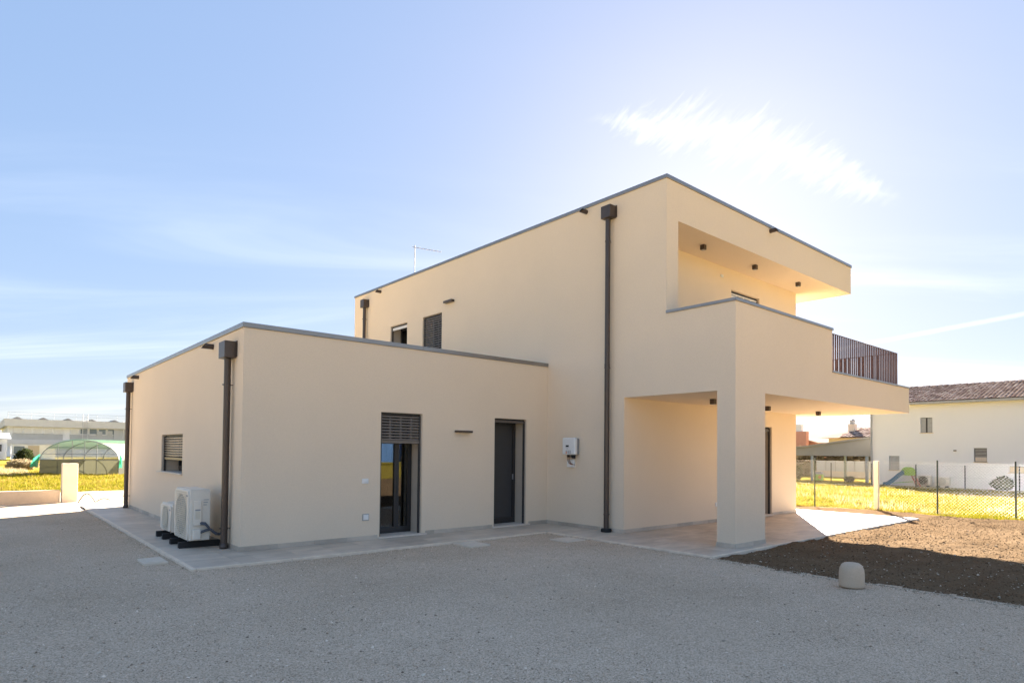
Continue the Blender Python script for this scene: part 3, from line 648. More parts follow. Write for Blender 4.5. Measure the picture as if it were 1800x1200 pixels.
# ---------------------------------------------------------------- fittings on the house (things of their own)
def cube_spot(x, y, z, label, grp):
    t = thing('ceiling_spotlight', label, 'light', (x, y, z), 0, grp)
    MB().box(-0.048, 0.048, -0.048, 0.048, -0.105, -0.001).build('housing', 'brown_metal', t, 0.003)
    MB().tube((0, 0, -0.1055), (0, 0, -0.1075), 0.034, n=16).build('lens', 'grey_plastic', t)
G1 = 'spotlights under the roof and porch ceilings'
for i, (x, y) in enumerate(((11.684, 7.39), (13.834, 7.37), (16.05, 7.37))):
    cube_spot(x, y, ZRS, ('dark cube spotlight on the balcony ceiling, nearest the corner of the house', 'middle one of the three dark cube spotlights on the balcony ceiling', 'dark cube spotlight at the open far end of the balcony ceiling')[i], G1)
for i, (x, y) in enumerate(((13.726, 7.0), (16.2, 6.93), (11.2, 6.85))):
    cube_spot(x, y, ZS, ('dark cube spotlight on the porch ceiling just right of the column', 'dark cube spotlight on the porch ceiling farthest from the column', 'dark cube spotlight on the porch ceiling mostly hidden left of the column')[i], G1)
t = thing('wall_light', 'flat dark wall light between the two annexe doors', 'light', (7.385, YA, 1.98), 0, 'flat wall lights')
MB().box(-0.19, 0.19, -0.10, -0.002, -0.02, 0.02).build('housing', 'brown_metal', t, 0.003); MB().box(-0.17, 0.17, -0.09, -0.02, 0.0205, 0.0225).build('diffuser', 'white_plastic', t)
t = thing('wall_light', 'flat dark wall light high on the long wall above the closed shutter', 'light', (XM, 13.97, 5.655), -math.pi / 2, 'flat wall lights')
MB().box(-0.19, 0.19, -0.11, -0.002, -0.03, 0.03).build('housing', 'brown_metal', t, 0.003); MB().box(-0.17, 0.17, -0.09, -0.02, 0.0305, 0.0325).build('diffuser', 'white_plastic', t)
def plate(name, label, cat, loc, w, h, frame=None):
    t = thing(name, label, cat, loc)
    if frame: MB().box(-w / 2 - .012, w / 2 + .012, -0.012, -0.001, -h / 2 - .012, h / 2 + .012).build('frame', frame, t, 0.003)
    MB().box(-w / 2, w / 2, -0.022, -0.0125 if frame else -0.001, -h / 2, h / 2).build('cover', 'white_plastic', t, 0.004)
    MB().box(-w * .3, w * .3, -0.026, -0.0225, -h * .28, h * .28).build('button', 'white_plastic', t, 0.002)
plate('wall_switch', 'white switch plate on the annexe wall beside the first door', 'switch', (5.262, YA, 1.044), 0.125, 0.085)
plate('wall_socket', 'white socket in grey frame low on the annexe wall', 'socket', (5.284, YA, 0.404), 0.10, 0.095, 'grey_plastic')
plate('wall_socket', 'white socket low on the porch wall behind the column', 'socket', (13.11, YP, 0.41), 0.10, 0.10)
plate('wall_plate', 'small white plate on the balcony back wall', 'switch', (13.32, YP, 5.795), 0.11, 0.065)

# solar inverter and its junction box
t = thing('solar_inverter', 'white rounded solar inverter box on the long wall by the inner corner', 'inverter', (XM, 9.30, 1.535))
MB().box(-0.075, -0.003, -0.17, 0.17, 0.01, 0.345).build('heat_sink', 'aluminium', t, 0.01)
MB().box(-0.165, -0.076, -0.187, 0.187, 0.0, 0.365).build('casing', 'white_plastic', t, 0.03, 4)
MB().box(-0.168, -0.1655, -0.015, 0.075, 0.165, 0.205).build('display', 'black', t, 0.012, 3)
for k, (y, c) in enumerate(((0.055, 'orange_plastic'), (0.0, 'steel_blue'), (-0.055, 'grey_plastic'))):
    for r_ in range(3): MB().box(-0.1675, -0.1655, y - .017, y + .017, 0.025 + r_ * .025, 0.043 + r_ * .025).build('sticker', c if r_ < 2 else 'grey_plastic', t)
MB().box(-0.1675, -0.1655, 0.0, 0.065, 0.128, 0.138).build('lettering', 'grey_plastic', t)
for y in (0.075, 0.045, 0.015, -0.03): MB().tube((-0.11, y, 0.0), (-0.11, y, -0.055), 0.012, n=10).build('connector', 'black', t)
MB().box(-0.15, -0.08, -0.14, -0.085, -0.075, -0.001).build('switch_block', 'black', t, 0.006)
for y in (0.075, 0.045, 0.015):
    MB().path([(-0.11, y, -0.05), (-0.11, y - .005, -0.12), (-0.10, y - .03, -0.175), (-0.075, y - .07, -0.205), (-0.05, y - .11, -0.21)], 0.006, 7).build('cable', 'copper', t)
t = thing('junction_box', 'square white junction box below the solar inverter', 'box', (XM, 9.345, 1.267))
MB().box(-0.055, -0.002, -0.10, 0.10, 0, 0.165).build('casing', 'white_plastic', t, 0.005); MB().box(-0.062, -0.056, -0.094, 0.094, 0.006, 0.159).build('lid', 'white_plastic', t, 0.004)

# air-conditioning units
def ac_unit(label, loc, w, dpt, h, side=True, rz=0.0, feet=True, grp='outdoor air conditioners', dark_fan=False):
    """fan face looks to local -X, w runs along local +Y, z=0 at the ground"""
    t = thing('air_conditioner', label, 'air conditioner', loc, rz, grp)
    z0 = 0.125 if feet else 0.03; z1 = z0 + h
    c = Vector((0, w * 0.42 + 0.06, z0 + h * 0.5)); r = min(w * 0.36, h * 0.43)
    # casing with a round fan opening in the front
    body = MB().box(0.004, dpt, 0, w, z0, z1).build('casing', 'ac_white', t, 0.012, 2)
    nseg = 40; ring = [(c.y + math.cos(2 * math.pi * i / nseg) * r, c.z + math.sin(2 * math.pi * i / nseg) * r) for i in range(nseg)]
    def sq(a):
        dx, dz = math.cos(a), math.sin(a); k = min(((w - 0.012 - c.y) if dx > 0 else (c.y - 0.012)) / max(abs(dx), 1e-6), ((z1 - .012 - c.z) if dz > 0 else (c.z - z0 - .012)) / max(abs(dz), 1e-6))
        return (c.y + dx * k, c.z + dz * k)
    outer = [sq(2 * math.pi * i / nseg) for i in range(nseg)]
    vs = [(-0.02, *p) for p in ring] + [(-0.02, *p) for p in outer] + [(0.0035, *p) for p in ring] + [(0.0035, *p) for p in outer]
    fs = []
    for i in range(nseg):
        j = (i + 1) % nseg; fs += [(i, j, nseg + j, nseg + i), (i, 2 * nseg + i, 2 * nseg + j, j), (nseg + i, nseg + j, 3 * nseg + j, 3 * nseg + i)]
    MB().add(vs, fs).build('front_panel', 'ac_white', t)
    MB().tube((0.003, c.y, c.z), (-0.002, c.y, c.z), r * 0.995, n=40).build('fan_recess', 'dark' if dark_fan else 'grey_plastic', t)
    hub = MB().tube((-0.003, c.y, c.z), (-0.018, c.y, c.z), r * 0.2, n=20)
    for k in range(3):
        a = 2 * math.pi * k / 3 + .4; q = [c + Vector((-0.008, math.cos(a + s) * rr, math.sin(a + s) * rr)) for s, rr in ((-.2, r * .2), (.25, r * .2), (.62, r * .9), (-.1, r * .93))]
        hub.add(q + [p + Vector((-.004, 0, 0)) for p in q], [(0, 1, 2, 3), (7, 6, 5, 4), (0, 4, 5, 1), (1, 5, 6, 2), (2, 6, 7, 3), (3, 7, 4, 0)])
    hub.build('fan', 'grey_plastic', t)
    gr = MB(); gm = 'dark' if dark_fan else 'ac_grille'
    for k in range(1, 15):
        rr = r * k / 14.0; pts = [c + Vector((-0.03, math.cos(a) * rr, math.sin(a) * rr)) for a in [2 * math.pi * i / 36 for i in range(37)]]
        for a, b in zip(pts[:-1], pts[1:]): gr.tube(a, b, 0.0032, 0.0032, 4, False)
    for k in range(10):
        a = 2 * math.pi * k / 10; gr.tube(c + Vector((-0.033, 0, 0)), c + Vector((-0.033, math.cos(a) * r * 1.02, math.sin(a) * r * 1.02)), 0.004, 0.004, 5, False)
    nb = int(h / 0.034)
    for k in range(nb):
        z = z0 + 0.04 + k * (h - .08) / max(1, nb - 1); gr.box(-0.036, -0.0285, c.y - r * 1.05, c.y + r * 1.05, z - 0.0065, z + 0.0065)
    gr.build('fan_grille', gm, t)
    MB().box(0.01, dpt - 0.01, 0.01, w - 0.01, z1 + 0.0005, z1 + 0.012).build('top_cover', 'ac_white', t, 0.005)
    MB().box(-0.0225, -0.0205, 0.03, 0.13, z1 - 0.10, z1 - 0.075).build('emblem', 'grey_plastic', t)
    if side:
        cv = MB().box(dpt * .18, dpt * .55, -0.045, -0.001, z0 + h * 0.30, z0 + h * 0.80).build('terminal_cover', 'ac_white', t, 0.012, 3)
        MB().box(dpt * .24, dpt * .49, -0.047, -0.0455, z0 + h * .595, z0 + h * .625).build('handle_slot', 'grey_plastic', cv)
        MB().box(dpt * .25, dpt * .48, -0.0475, -0.0455, z0 + h * .43, z0 + h * .58).build('label_plate', 'ac_grille', cv)
        MB().box(dpt * .14, dpt * .53, -0.06, -0.001, z0 + h * .02, z0 + h * .235).build('valve_cover', 'ac_white', t, 0.02, 3)
        for k in range(3): MB().box(dpt * .66, dpt * (.92 - .05 * k), -0.003, -0.001, z0 + h * (.80 - k * .05), z0 + h * (.815 - k * .05)).build('lettering', 'grey_plastic', t)
        for (zz0, yy, rr) in ((z0 + h * .35, -0.03, 0.020), (z0 + h * .33, -0.055, 0.015), (z0 + h * .16, -0.035, 0.022)):
            MB().path([(dpt * .5, yy, zz0), (dpt * .7, yy - .03, zz0 - .005 if zz0 > z0 + .2 else zz0 + .03), (dpt * .95, yy - .03, z0 + h * .22), (dpt * 1.25, yy - .02, z0 + h * .12), (dpt * 1.45, yy + .05, z0 + h * .10), (dpt * 1.62, yy + .06, z0 + h * .10)], rr, 10).build('insulated_pipe', 'cable', t)
    if feet:
        for y in (0.18, w - 0.15):
            b = MB().prism([(y - .05, 0.001), (y + .05, 0.001), (y + .035, 0.098), (y - .035, 0.098)], 'x', -0.11, dpt + 0.20).build('mounting_foot', 'black', t, 0.008)
            for x in (0.03, dpt - 0.05): MB().tube((x, y, 0.0985), (x, y, 0.1245), 0.012, n=8).build('bolt', 'aluminium', b)
    return t
ac_unit('large white outdoor air conditioner nearest the downpipe, with pipes', (2.60, 10.85, 0), 0.90, 0.31, 0.80)
ac_unit('small white outdoor air conditioner behind the larger one by the annexe wall', (2.625, 12.10, 0), 0.80, 0.28, 0.475)

# aerial on the roof
t = thing('roof_aerial', 'thin metal television aerial on the main roof', 'aerial', (10.53, 17.12, 6.50))
MB().tube((0, 0, 0), (0, 0, 1.66), 0.013, n=10).build('mast', 'antenna', t)
q0 = Vector((-0.05, 0.05, 1.60)); q1 = Vector((0.68, -0.50, 1.47)); bo = MB().tube(q0, q1, 0.010, n=8)
bo.build('boom', 'antenna', t)
el = MB()
for k in range(9):
    q = q0.lerp(q1, k / 8); el.tube(q + Vector((-0.02, -0.03, 0.02)), q + Vector((0.02, 0.03, -0.02)), 0.004, n=6)
el.build('elements', 'antenna', t)
t = thing('roof_vent', 'small grey vent cap just above the roof edge beside the aerial', 'vent', (10.2, 16.9, 6.50))
MB().tube((0, 0, 0), (0, 0, 0.35), 0.07, n=14).lathe((0, 0, 0.33), [(0.0, .11), (0.09, .08), (0.13, 0.02), (0.12, 0.0), (0, 0)], 16).build('cap', 'aluminium', t)

# ---------------------------------------------------------------- things on the ground
t = thing('stone_bollard', 'short round-topped concrete bollard on the gravel edge', 'bollard', (8.22, 3.12, -0.02), rad(20))
MB().lathe((0, 0, 0), [(0.0, 0.0), (0.148, 0.0), (0.152, 0.02), (0.150, 0.16), (0.142, 0.22), (0.122, 0.262), (0.09, 0.285), (0.0, 0.292)], 36).build('body', 'concrete', t).scale = (1.0, 0.94, 1.0)
def cover(label, c, sx, sy):
    t = thing('inspection_cover', label, 'cover', (c[0], c[1], -0.012), 0, 'inspection covers set in the gravel')
    MB().box(-sx / 2, sx / 2, -sy / 2, sy / 2, -0.03, 0.006).build('frame', 'concrete_pale', t, 0.006)
    MB().box(-sx / 2 + .045, sx / 2 - .045, -sy / 2 + .045, sy / 2 - .045, 0.0065, 0.013).build('lid', 'concrete_pale', t, 0.004)
cover('pale concrete cover in the gravel left of the paving corner', (1.96, 10.13), 0.30, 0.52)
cover('pale concrete cover at the paving edge between the doors', (6.57, 8.68), 0.42, 0.50)
cover('pale concrete cover at the inner corner of the paving', (8.30, 8.06), 0.48, 0.44)

# pebbles, clods and straw
OCT = np.array([(1, 0, 0), (-1, 0, 0), (0, 1, 0), (0, -1, 0), (0, 0, 1), (0, 0, -1)], float); OF = np.array([(0, 2, 4), (2, 1, 4), (1, 3, 4), (3, 0, 4), (2, 0, 5), (1, 2, 5), (3, 1, 5), (0, 3, 5)])
def stones(name, x, y, z, size, mat, flat=0.6):
    n = len(x); V = np.repeat(OCT[None], n, 0) * rng.uniform(0.6, 1.25, (n, 6, 1)) * size[:, None, None]
    V[:, :, 2] *= flat; a = rng.uniform(0, 6.28, n); ca, sa = np.cos(a)[:, None], np.sin(a)[:, None]
    tl = rng.uniform(-.5, .5, n)[:, None]
    X_, Y_, Z_ = V[..., 0], V[..., 1], V[..., 2]; Z_ = Z_ + X_ * tl
    Vw = np.stack([X_ * ca - Y_ * sa + x[:, None], X_ * sa + Y_ * ca + y[:, None], Z_ + z[:, None]], -1).reshape(-1, 3)
    F = (OF[None] + (np.arange(n) * 6)[:, None, None]).reshape(-1, 3)
    return tag(raw_mesh(name, Vw, F, mat), kind='stuff')
def on_gravel(x, y):
    pav = ((x > 2.18) & (y > 8.98)) | ((x > 8.66) & (y > 5.28))
    return (x < edge_x(y) + 0.03) & ~pav
n = 90000
ang = rng.uniform(rad(49.3 - 44), rad(49.3 + 44), n); dist = 3.2 * np.exp(rng.uniform(0, 1, n) ** 1.25 * math.log(5.2))
x, y = np.cos(ang) * dist, np.sin(ang) * dist; k = on_gravel(x, y)
patch = vnoise(x, y, 0.8, 21) * 0.6 + vnoise(x, y, 3.0, 22) * 0.4; k &= rng.uniform(0, 1, n) < np.clip((patch - 0.22) * 2.4, 0.08, 1)
x, y = x[k], y[k]; sz = np.clip(rng.lognormal(-5.4, 0.5, len(x)), 0.002, 0.016)
stones('gravel_stones', x, y, gravel_z(x, y) + sz * 0.15, sz, 'pebble')['label'] = 'loose grey gravel stones over the yard'
n = 420
ang = rng.uniform(rad(49.3 - 44), rad(49.3 + 44), n); dist = rng.uniform(4, 18, n); x, y = np.cos(ang) * dist, np.sin(ang) * dist; k = on_gravel(x, y); x, y = x[k], y[k]
sz = rng.uniform(0.008, 0.02, len(x)); stones('pale_pebbles', x, y, gravel_z(x, y) + sz * .2, sz, 'white_stone')['label'] = 'scattered pale pebbles on the gravel'
n = 30000
y = rng.uniform(0.4, 5.25, n); x = edge_x(y) + 0.02 + rng.uniform(0, 1, n) ** 1.5 * 11.6; k = x < soil_edge(y); x, y = x[k], y[k]; sz = np.clip(rng.lognormal(-5.0, 0.5, len(x)), 0.002, 0.028)
stones('soil_clods', x, y, soil_z(x, y), sz, 'clod', 0.6)['label'] = 'loose clods of brown soil beside the porch'
n = 900
y = rng.uniform(0.4, 5.2, n); x = edge_x(y) + rng.uniform(0, 1, n) ** 1.6 * 8; sz = np.clip(rng.lognormal(-4.75, 0.45, n), 0.004, 0.025)
stones('soil_stones', x, y, soil_z(x, y) + sz * .4, sz, 'white_stone')['label'] = 'small pale stones lying in the bare soil'
n = 1500
y = rng.uniform(0.8, 5.3, n); x = edge_x(y) + rng.normal(0.0, 0.06, n); sz = np.clip(rng.lognormal(-4.9, 0.4, n), 0.003, 0.02)
stones('edge_stones', x, y, np.maximum(gravel_z(x, y), soil_z(x, y)) + sz * .3, sz, 'white_stone')['label'] = 'pale stones along the edge between gravel and soil'

n = 1600
e_ = rng.integers(0, 3, n); u_ = rng.uniform(0, 1, n); off = np.abs(rng.normal(0, 0.05, n))
x = np.where(e_ == 0, 2.2 + 6.4 * u_, np.where(e_ == 1, 8.67 - off, 2.19 - off)); y = np.where(e_ == 0, 8.99 - off, np.where(e_ == 1, 5.3 + 3.6 * u_, 9.0 + 9.5 * u_))
sz = np.clip(rng.lognormal(-5.0, 0.4, n), 0.003, 0.016); stones('kerb_stones', x, y, gravel_z(x, y) + sz * .3, sz, 'pebble')['label'] = 'loose stones gathered along the paving edge'
# grass
def blades(name, x, y, z, h, w, mat, label, lean=0.5):
    n = len(x); a = rng.uniform(0, 6.28, n); b = rng.uniform(0, 6.28, n); l = rng.uniform(0, lean, n) * h
    dx, dy = np.cos(a) * w / 2, np.sin(a) * w / 2
    V = np.stack([np.stack([x - dx, y - dy, z], -1), np.stack([x + dx, y + dy, z], -1), np.stack([x + np.cos(b) * l, y + np.sin(b) * l, z + h], -1)], 1).reshape(-1, 3)
    F = np.arange(n * 3).reshape(-1, 3); o = raw_mesh(name, V, F, mat); tag(o, label, None, None, 'stuff'); return o
n = 150000
x = 19.6 + rng.uniform(0, 1, n) ** 1.7 * 27; az = rng.uniform(rad(5), rad(25.5), n); y = x * np.tan(az); k = (x > soil_edge(y) - 0.25 * rng.uniform(0, 1, n)); x, y = x[k], y[k]
tuft = vnoise(x, y, 1.1, 31) * .6 + vnoise(x, y, 4.0, 32) * .4
h = (0.02 + 0.20 * np.clip(tuft - 0.25, 0, 1) ** 1.2) * rng.uniform(0.5, 1.5, len(x)); w = 0.012 + 0.0006 * x
blades('grass_field', x, y, gz(x) - 0.005, h, w, 'grass', 'bright yellow-green grass beyond the wire fence', 0.9)
n = 5000
x = 20.6 + rng.uniform(0, 1, n) ** 1.5 * 20; y = x * np.tan(rng.uniform(rad(5), rad(25), n)); k = (vnoise(x, y, 0.7, 51) > 0.52) & (x > soil_edge(y)); x, y = x[k], y[k]
blades('dry_stalks', x, y, gz(x), rng.uniform(.10, .26, len(x)), 0.012 + 0.0004 * x, 'dry_grass', 'taller dry stalks standing in the grass beyond the wire fence', 0.7)
n = 90000
y = 27.2 + rng.uniform(0, 1, n) ** 1.4 * 26; x = y * np.tan(rng.uniform(rad(-2), rad(13), n)); k = y > 27.4 + 0.5 * vnoise(x, y * 0, 1.5, 4); x, y = x[k], y[k]
tuft = vnoise(x, y, 0.9, 41) * .6 + vnoise(x, y, 3.5, 42) * .4; h = (0.03 + 0.24 * np.clip(tuft - 0.25, 0, 1) ** 1.2) * rng.uniform(0.5, 1.5, len(x))
blades('grass_meadow', x, y, -0.075 + x * 0, h, 0.026 + x * 0, 'grass', 'yellow-green meadow grass left of the house', 0.9)
n = 16000
y = rng.uniform(22.7, 27.6, n); x = rng.uniform(-4, 1.6, n); h = rng.uniform(.04, .14, n)
blades('grass_verge', x, y, -0.075 + x * 0, h, 0.02 + x * 0, 'grass', 'grass behind the low concrete wall', 0.9)

# ---------------------------------------------------------------- left background
t = thing('garden_wall', 'low concrete boundary wall ending at the gate pillar', 'wall', (-4.0, 22.45, -0.05))
for i in range(4): MB().box(-6 + i * 2.98, -6 + (i + 1) * 2.98 - 0.006, 0.0, 0.2, 0.0, 0.385).build('wall_panel', 'concrete', t, 0.008)
t = thing('gate_pillar', 'square concrete gate pillar at the end of the low wall', 'pillar', (2.14, 22.55, -0.05))
MB().box(-0.19, 0.19, -0.17, 0.17, 0, 1.16).build('shaft', 'concrete_pale', t, 0.012)
MB().path([(-0.02, 0.02, 1.15), (0.0, 0, 1.20), (0.08, -0.05, 1.235), (0.2, -.1, 1.22), (0.24, -0.13, 1.19)], 0.012, 8).build('cable_end', 'hose', t)
t = thing('cable_loop', 'black cable loops sticking out of the ground by the gate pillar', 'cable', (2.42, 22.1, -0.03))
pts = [(0.42 * (i / 12) - 0.1, 0, 0.26 * math.sin(math.pi * i / 12)) for i in range(13)]; MB().path(pts, 0.016, 7).build('loop', 'hose', t)
pts = [(0.32 + 0.36 * (i / 10), -.05, 0.10 * math.sin(math.pi * min(1, i / 10) * .85)) for i in range(11)]; MB().path(pts, 0.014, 7).build('loop', 'hose', t)

# polytunnel
GW, GH, GL = 4.75, 2.06, 16.0
t = thing('polytunnel', 'low polytunnel with green shade netting and wire frame front', 'greenhouse', (4.84, 46.0, -0.06), rad(-40))
def arch(a, inset=0.0):   # a in 0..pi
    return (-math.cos(a) * (GW / 2 - inset), 0.87 + math.sin(a) * (GH - 0.87 - inset)) if True else None
na = 20
rings = [0, 2, 4, 6, 8, 10, 12, 14, 16]
for yy in rings:
    MB().path([(-GW / 2, yy, 0)] + [(arch(math.pi * i / na)[0], yy, arch(math.pi * i / na)[1]) for i in range(na + 1)] + [(GW / 2, yy, 0)], 0.022, 6).build('hoop', 'aluminium', t)
def skin(a0, a1, y0, y1, off, mat, name):
    mb = MB(); m_ = 14; A_ = [a0 + (a1 - a0) * i / m_ for i in range(m_ + 1)]
    P_ = [(-math.cos(a) * (GW / 2 + off), 0.87 + math.sin(a) * (GH - .87 + off)) for a in A_]
    mb.add([(p[0], y0, p[1]) for p in P_] + [(p[0], y1, p[1]) for p in P_], [(i, i + 1, m_ + 2 + i, m_ + 1 + i) for i in range(m_)], True); return mb.build(name, mat, t)
skin(0.0, math.pi, 0, GL, 0.03, 'film', 'film_cover')
skin(0.55, math.pi - 1.0, 0.05, GL, 0.06, 'net_green', 'shade_net')
for s_ in (-1, 1): MB().add([(s_ * (GW / 2 + .03), 0, 0), (s_ * (GW / 2 + .03), GL, 0), (s_ * (GW / 2 + .03), GL, 0.87), (s_ * (GW / 2 + .03), 0, 0.87)], [(0, 1, 2, 3)]).build('side_net', 'net_dark', t)
MB().add([(-GW / 2, -0.03, 0), (GW / 2, -0.03, 0), (GW / 2, -0.03, 0.86), (-GW / 2, -0.03, 0.86)], [(0, 1, 2, 3)]).build('front_net', 'net_dark', t)
MB().add([(p_[0], GL, p_[1]) for p_ in [arch(math.pi * i / 16) for i in range(17)]] + [(GW / 2, GL, 0), (-GW / 2, GL, 0)], [tuple(range(19))]).build('end_film', MAT['film_end'], t)
for q in (-1.3, -0.45, 0.3, 1.05): MB().tube((q, 0, 0), (q, 0, 0.87 + math.sqrt(max(0, 1 - (q / (GW / 2)) ** 2)) * (GH - .9)), 0.02, n=6).build('front_post', 'aluminium', t)
for zq in (0.88, 1.22, 1.62):
    hw = GW / 2 * math.sqrt(max(0, 1 - ((zq - .87) / (GH - .87)) ** 2)); MB().tube((-hw, 0, zq), (hw, 0, zq), 0.018, n=6).build('front_rail', 'aluminium', t)
for s_, w_ in ((-1, 0.5), (1, 0.2)):
    mb = MB(); nn = 10
    vs = []
    for i in range(nn + 1):
        xx = s_ * (GW / 2 + 0.06 + w_ * i / nn); vs += [(xx, -0.1 + 0.06 * math.sin(i * 2.2), 0.42 - .03 * math.sin(i)), (s_ * (GW / 2 + .04 + w_ * .7 * i / nn), 0.05 + 0.05 * math.sin(i * 1.7), 1.22 - 0.25 * i / nn)]
    mb.add(vs, [(2 * i, 2 * i + 2, 2 * i + 3, 2 * i + 1) for i in range(nn)], True); mb.build('hanging_net', 'net_bright', t)

# industrial building along Y = 128
t = thing('factory_building', 'long pale grey factory with strip windows and roof lights', 'building', (3.9, 128.5, -0.5))
FW = 60.0
MB().box(0, FW, 0.3, 30, 0, 5.3).build('wall', 'dirty_white', t)
MB().box(-0.5, FW, -0.4, 30.2, 5.301, 6.5).build('fascia', 'light_grey', t)
MB().box(-0.3, FW, -0.1, 0.29, 2.45, 3.2).build('ledge', 'light_grey', t)
for b0 in np.arange(0.6, FW - 8, 7.6):
    p = MB().box(b0, b0 + 6.6, 0.1, 0.295, 3.2005, 4.15).build('grey_panel', 'mid_grey', t)
    for k in range(5):
        q = MB().box(b0 + k * 1.32 + .04, b0 + k * 1.32 + 1.24, 0.12, 0.296, 4.2, 5.25).build('window', 'dirty_white' if (k + int(b0)) % 7 else 'light_grey', t)
        MB().box(b0 + k * 1.32 + .14, b0 + k * 1.32 + 1.14, 0.10, 0.1195, 4.3, 5.18).build('pane', 'steel_blue' if (8 < b0 < 14 and k in (1, 2, 3, 4)) else 'whitebar', q)
for k in range(12):
    x0 = 1.2 + k * 3.35; MB().prism([(x0 - .75, 6.501), (x0 + .75, 6.501), (x0 + .1, 6.86), (x0 - .1, 6.86)], 'y', 0.2, 4.0).build('roof_light', 'carport', t)
r_ = MB().tube((0, 0.3, 7.6), (FW, 0.3, 7.6), 0.02, n=5)
r_.tube((0, 0.3, 7.15), (FW, 0.3, 7.15), 0.02, n=5)
for k in range(21): r_.tube((k * 3.0, 0.3, 6.5), (k * 3.0, 0.3, 7.6), 0.025, n=5)
r_.build('roof_railing', 'aluminium', t)
ld = MB()
for xx in (9.9, 10.6): ld.tube((xx, -0.6, 0.5), (xx, -0.6, 7.6), 0.05, n=6)
for k in range(20): ld.tube((9.9, -0.6, 0.8 + k * .34), (10.6, -0.6, 0.8 + k * .34), 0.025, n=5)
ld.build('ladder', 'light_grey', t)
MB().box(14.5, 16.2, -0.05, 0.29, 3.3, 5.2).build('wall_panel', 'mid_grey', t); MB().tube((15.9, -0.1, 2.4), (15.9, -0.1, 6.6), 0.09, n=8).build('drainpipe', 'light_grey', t)
for (a, b, c, d_) in ((12.0, 12.8, 4.1, 4.8), (13.6, 14.3, 4.1, 4.9), (2.0, 3.4, 0.3, 2.2), (5.5, 8.5, 0.2, 2.3)): MB().box(a, b, -0.02, 0.295, c, d_).build('window', 'mid_grey', t)
t = thing('white_shed', 'small white outbuilding with a dark window in front of the factory', 'shed', (-8.0, 100.0, -0.5))
MB().box(0, 11.0, 0, 6, 0, 2.55).build('wall', 'dirty_white', t); MB().prism([(-0.4, 2.9), (6.2, 3.7), (6.2, 3.85), (-0.4, 3.05)], 'x', -0.3, 11.4).build('roof', 'mid_grey', t)
MB().prism([(0.01, 2.551), (5.99, 2.551), (5.99, 3.65), (0.01, 2.95)], 'x', 0.0, 11.0).build('gable', 'dirty_white', t)
q = MB().box(7.6, 10.5, -0.06, -0.002, 1.45, 2.3).build('window', 'frame', t); MB().box(7.75, 10.35, -0.075, -0.061, 1.55, 2.2).build('pane', 'light_grey', q)
for k in range(14): MB().box(k * .78, k * .78 + .04, -0.03, -0.001, 0, 1.4).build('cladding_joint', 'light_grey', t)
t = thing('garage_block', 'low white storage block with grey doors beside the outbuilding', 'shed', (3.4, 96.0, -0.5))
MB().box(0, 4.2, 0, 4, 0, 2.3).build('wall', 'dirty_white', t)
for (a, b, c, d_, mm) in ((0.15, 1.15, 1.2, 2.1, 'steel_blue'), (1.5, 2.6, .1, 2.2, 'reveal'), (1.3, 2.3, 0.05, 1.15, 'light_grey')): MB().box(a, b, -0.05 - .01 * a, -0.002, c, d_).build('panel', mm, t)

def shrub(name, label, cat, loc, rx, ry, rzv, n, leaf, mat, stems=5, group=None, dome=False):
    t = thing(name, label, cat, loc, 0, group)
    u_ = rng.normal(size=(n, 3)); u_ /= np.linalg.norm(u_, axis=1)[:, None]; rr = rng.uniform(0.35, 1.0, n) ** 0.5
    lob = 0.75 + 0.45 * vnoise(u_[:, 0] * 2 + loc[0], u_[:, 1] * 2 + u_[:, 2] * 2 + loc[1], 1.4, 77)
    c = u_ * (rr * lob)[:, None] * np.array([rx, ry, rzv]) + np.array([0, 0, rzv * 1.0])
    c[:, 2] = np.maximum(c[:, 2], 0.03)
    a = rng.normal(size=(n, 3)) * leaf; b = rng.normal(size=(n, 3)) * leaf * .6
    V = np.stack([c - a, c + b, c + a, c - b], 1).reshape(-1, 3); F = np.arange(n * 4).reshape(-1, 4)
    raw_mesh('foliage', V, F, mat, t)
    sm = MB()
    for k in range(stems):
        an = 6.28 * k / stems; sm.tube((0.05 * math.cos(an), 0.05 * math.sin(an), 0), (rx * .5 * math.cos(an), ry * .5 * math.sin(an), rzv * 1.3), 0.02 + .01 * rx, 0.006, 6)
    sm.build('stems', 'bark', t); return t
shrub('hedge', 'dark clipped hedge block beside the polytunnel', 'hedge', (3.55, 74.0, -0.3), 0.75, 0.9, 0.85, 2600, 0.06, 'leaf')
shrub('dry_bush', 'dry brown scrub left of the polytunnel', 'bush', (2.55, 56.0, -0.1), 1.0, 0.9, 0.4, 2600, 0.045, 'dry_grass')
# earth bank at the far left
n_ = 40; bxs = np.linspace(-9, 2.9, 40); bys = np.linspace(41, 58, 30)
grid_sheet('earth_bank', bxs, bys, lambda X, Y: -0.10 + 0.5 * np.exp(-((X + 3) / 4.2) ** 2 - ((Y - 52) / 3.5) ** 2) + 0.10 * (vnoise(X, Y, .7, 8) - .5), 'field')
n = 9000
x = rng.uniform(-8, 2.6, n); y = rng.uniform(44, 57, n); zb = -0.10 + 0.5 * np.exp(-((x + 3) / 4.2) ** 2 - ((y - 52) / 3.5) ** 2)
blades('bank_grass', x, y, zb - .02, rng.uniform(.08, .25, n), 0.03 + x * 0, 'dry_grass', 'dry straw-coloured grass on the earth bank', 0.9)

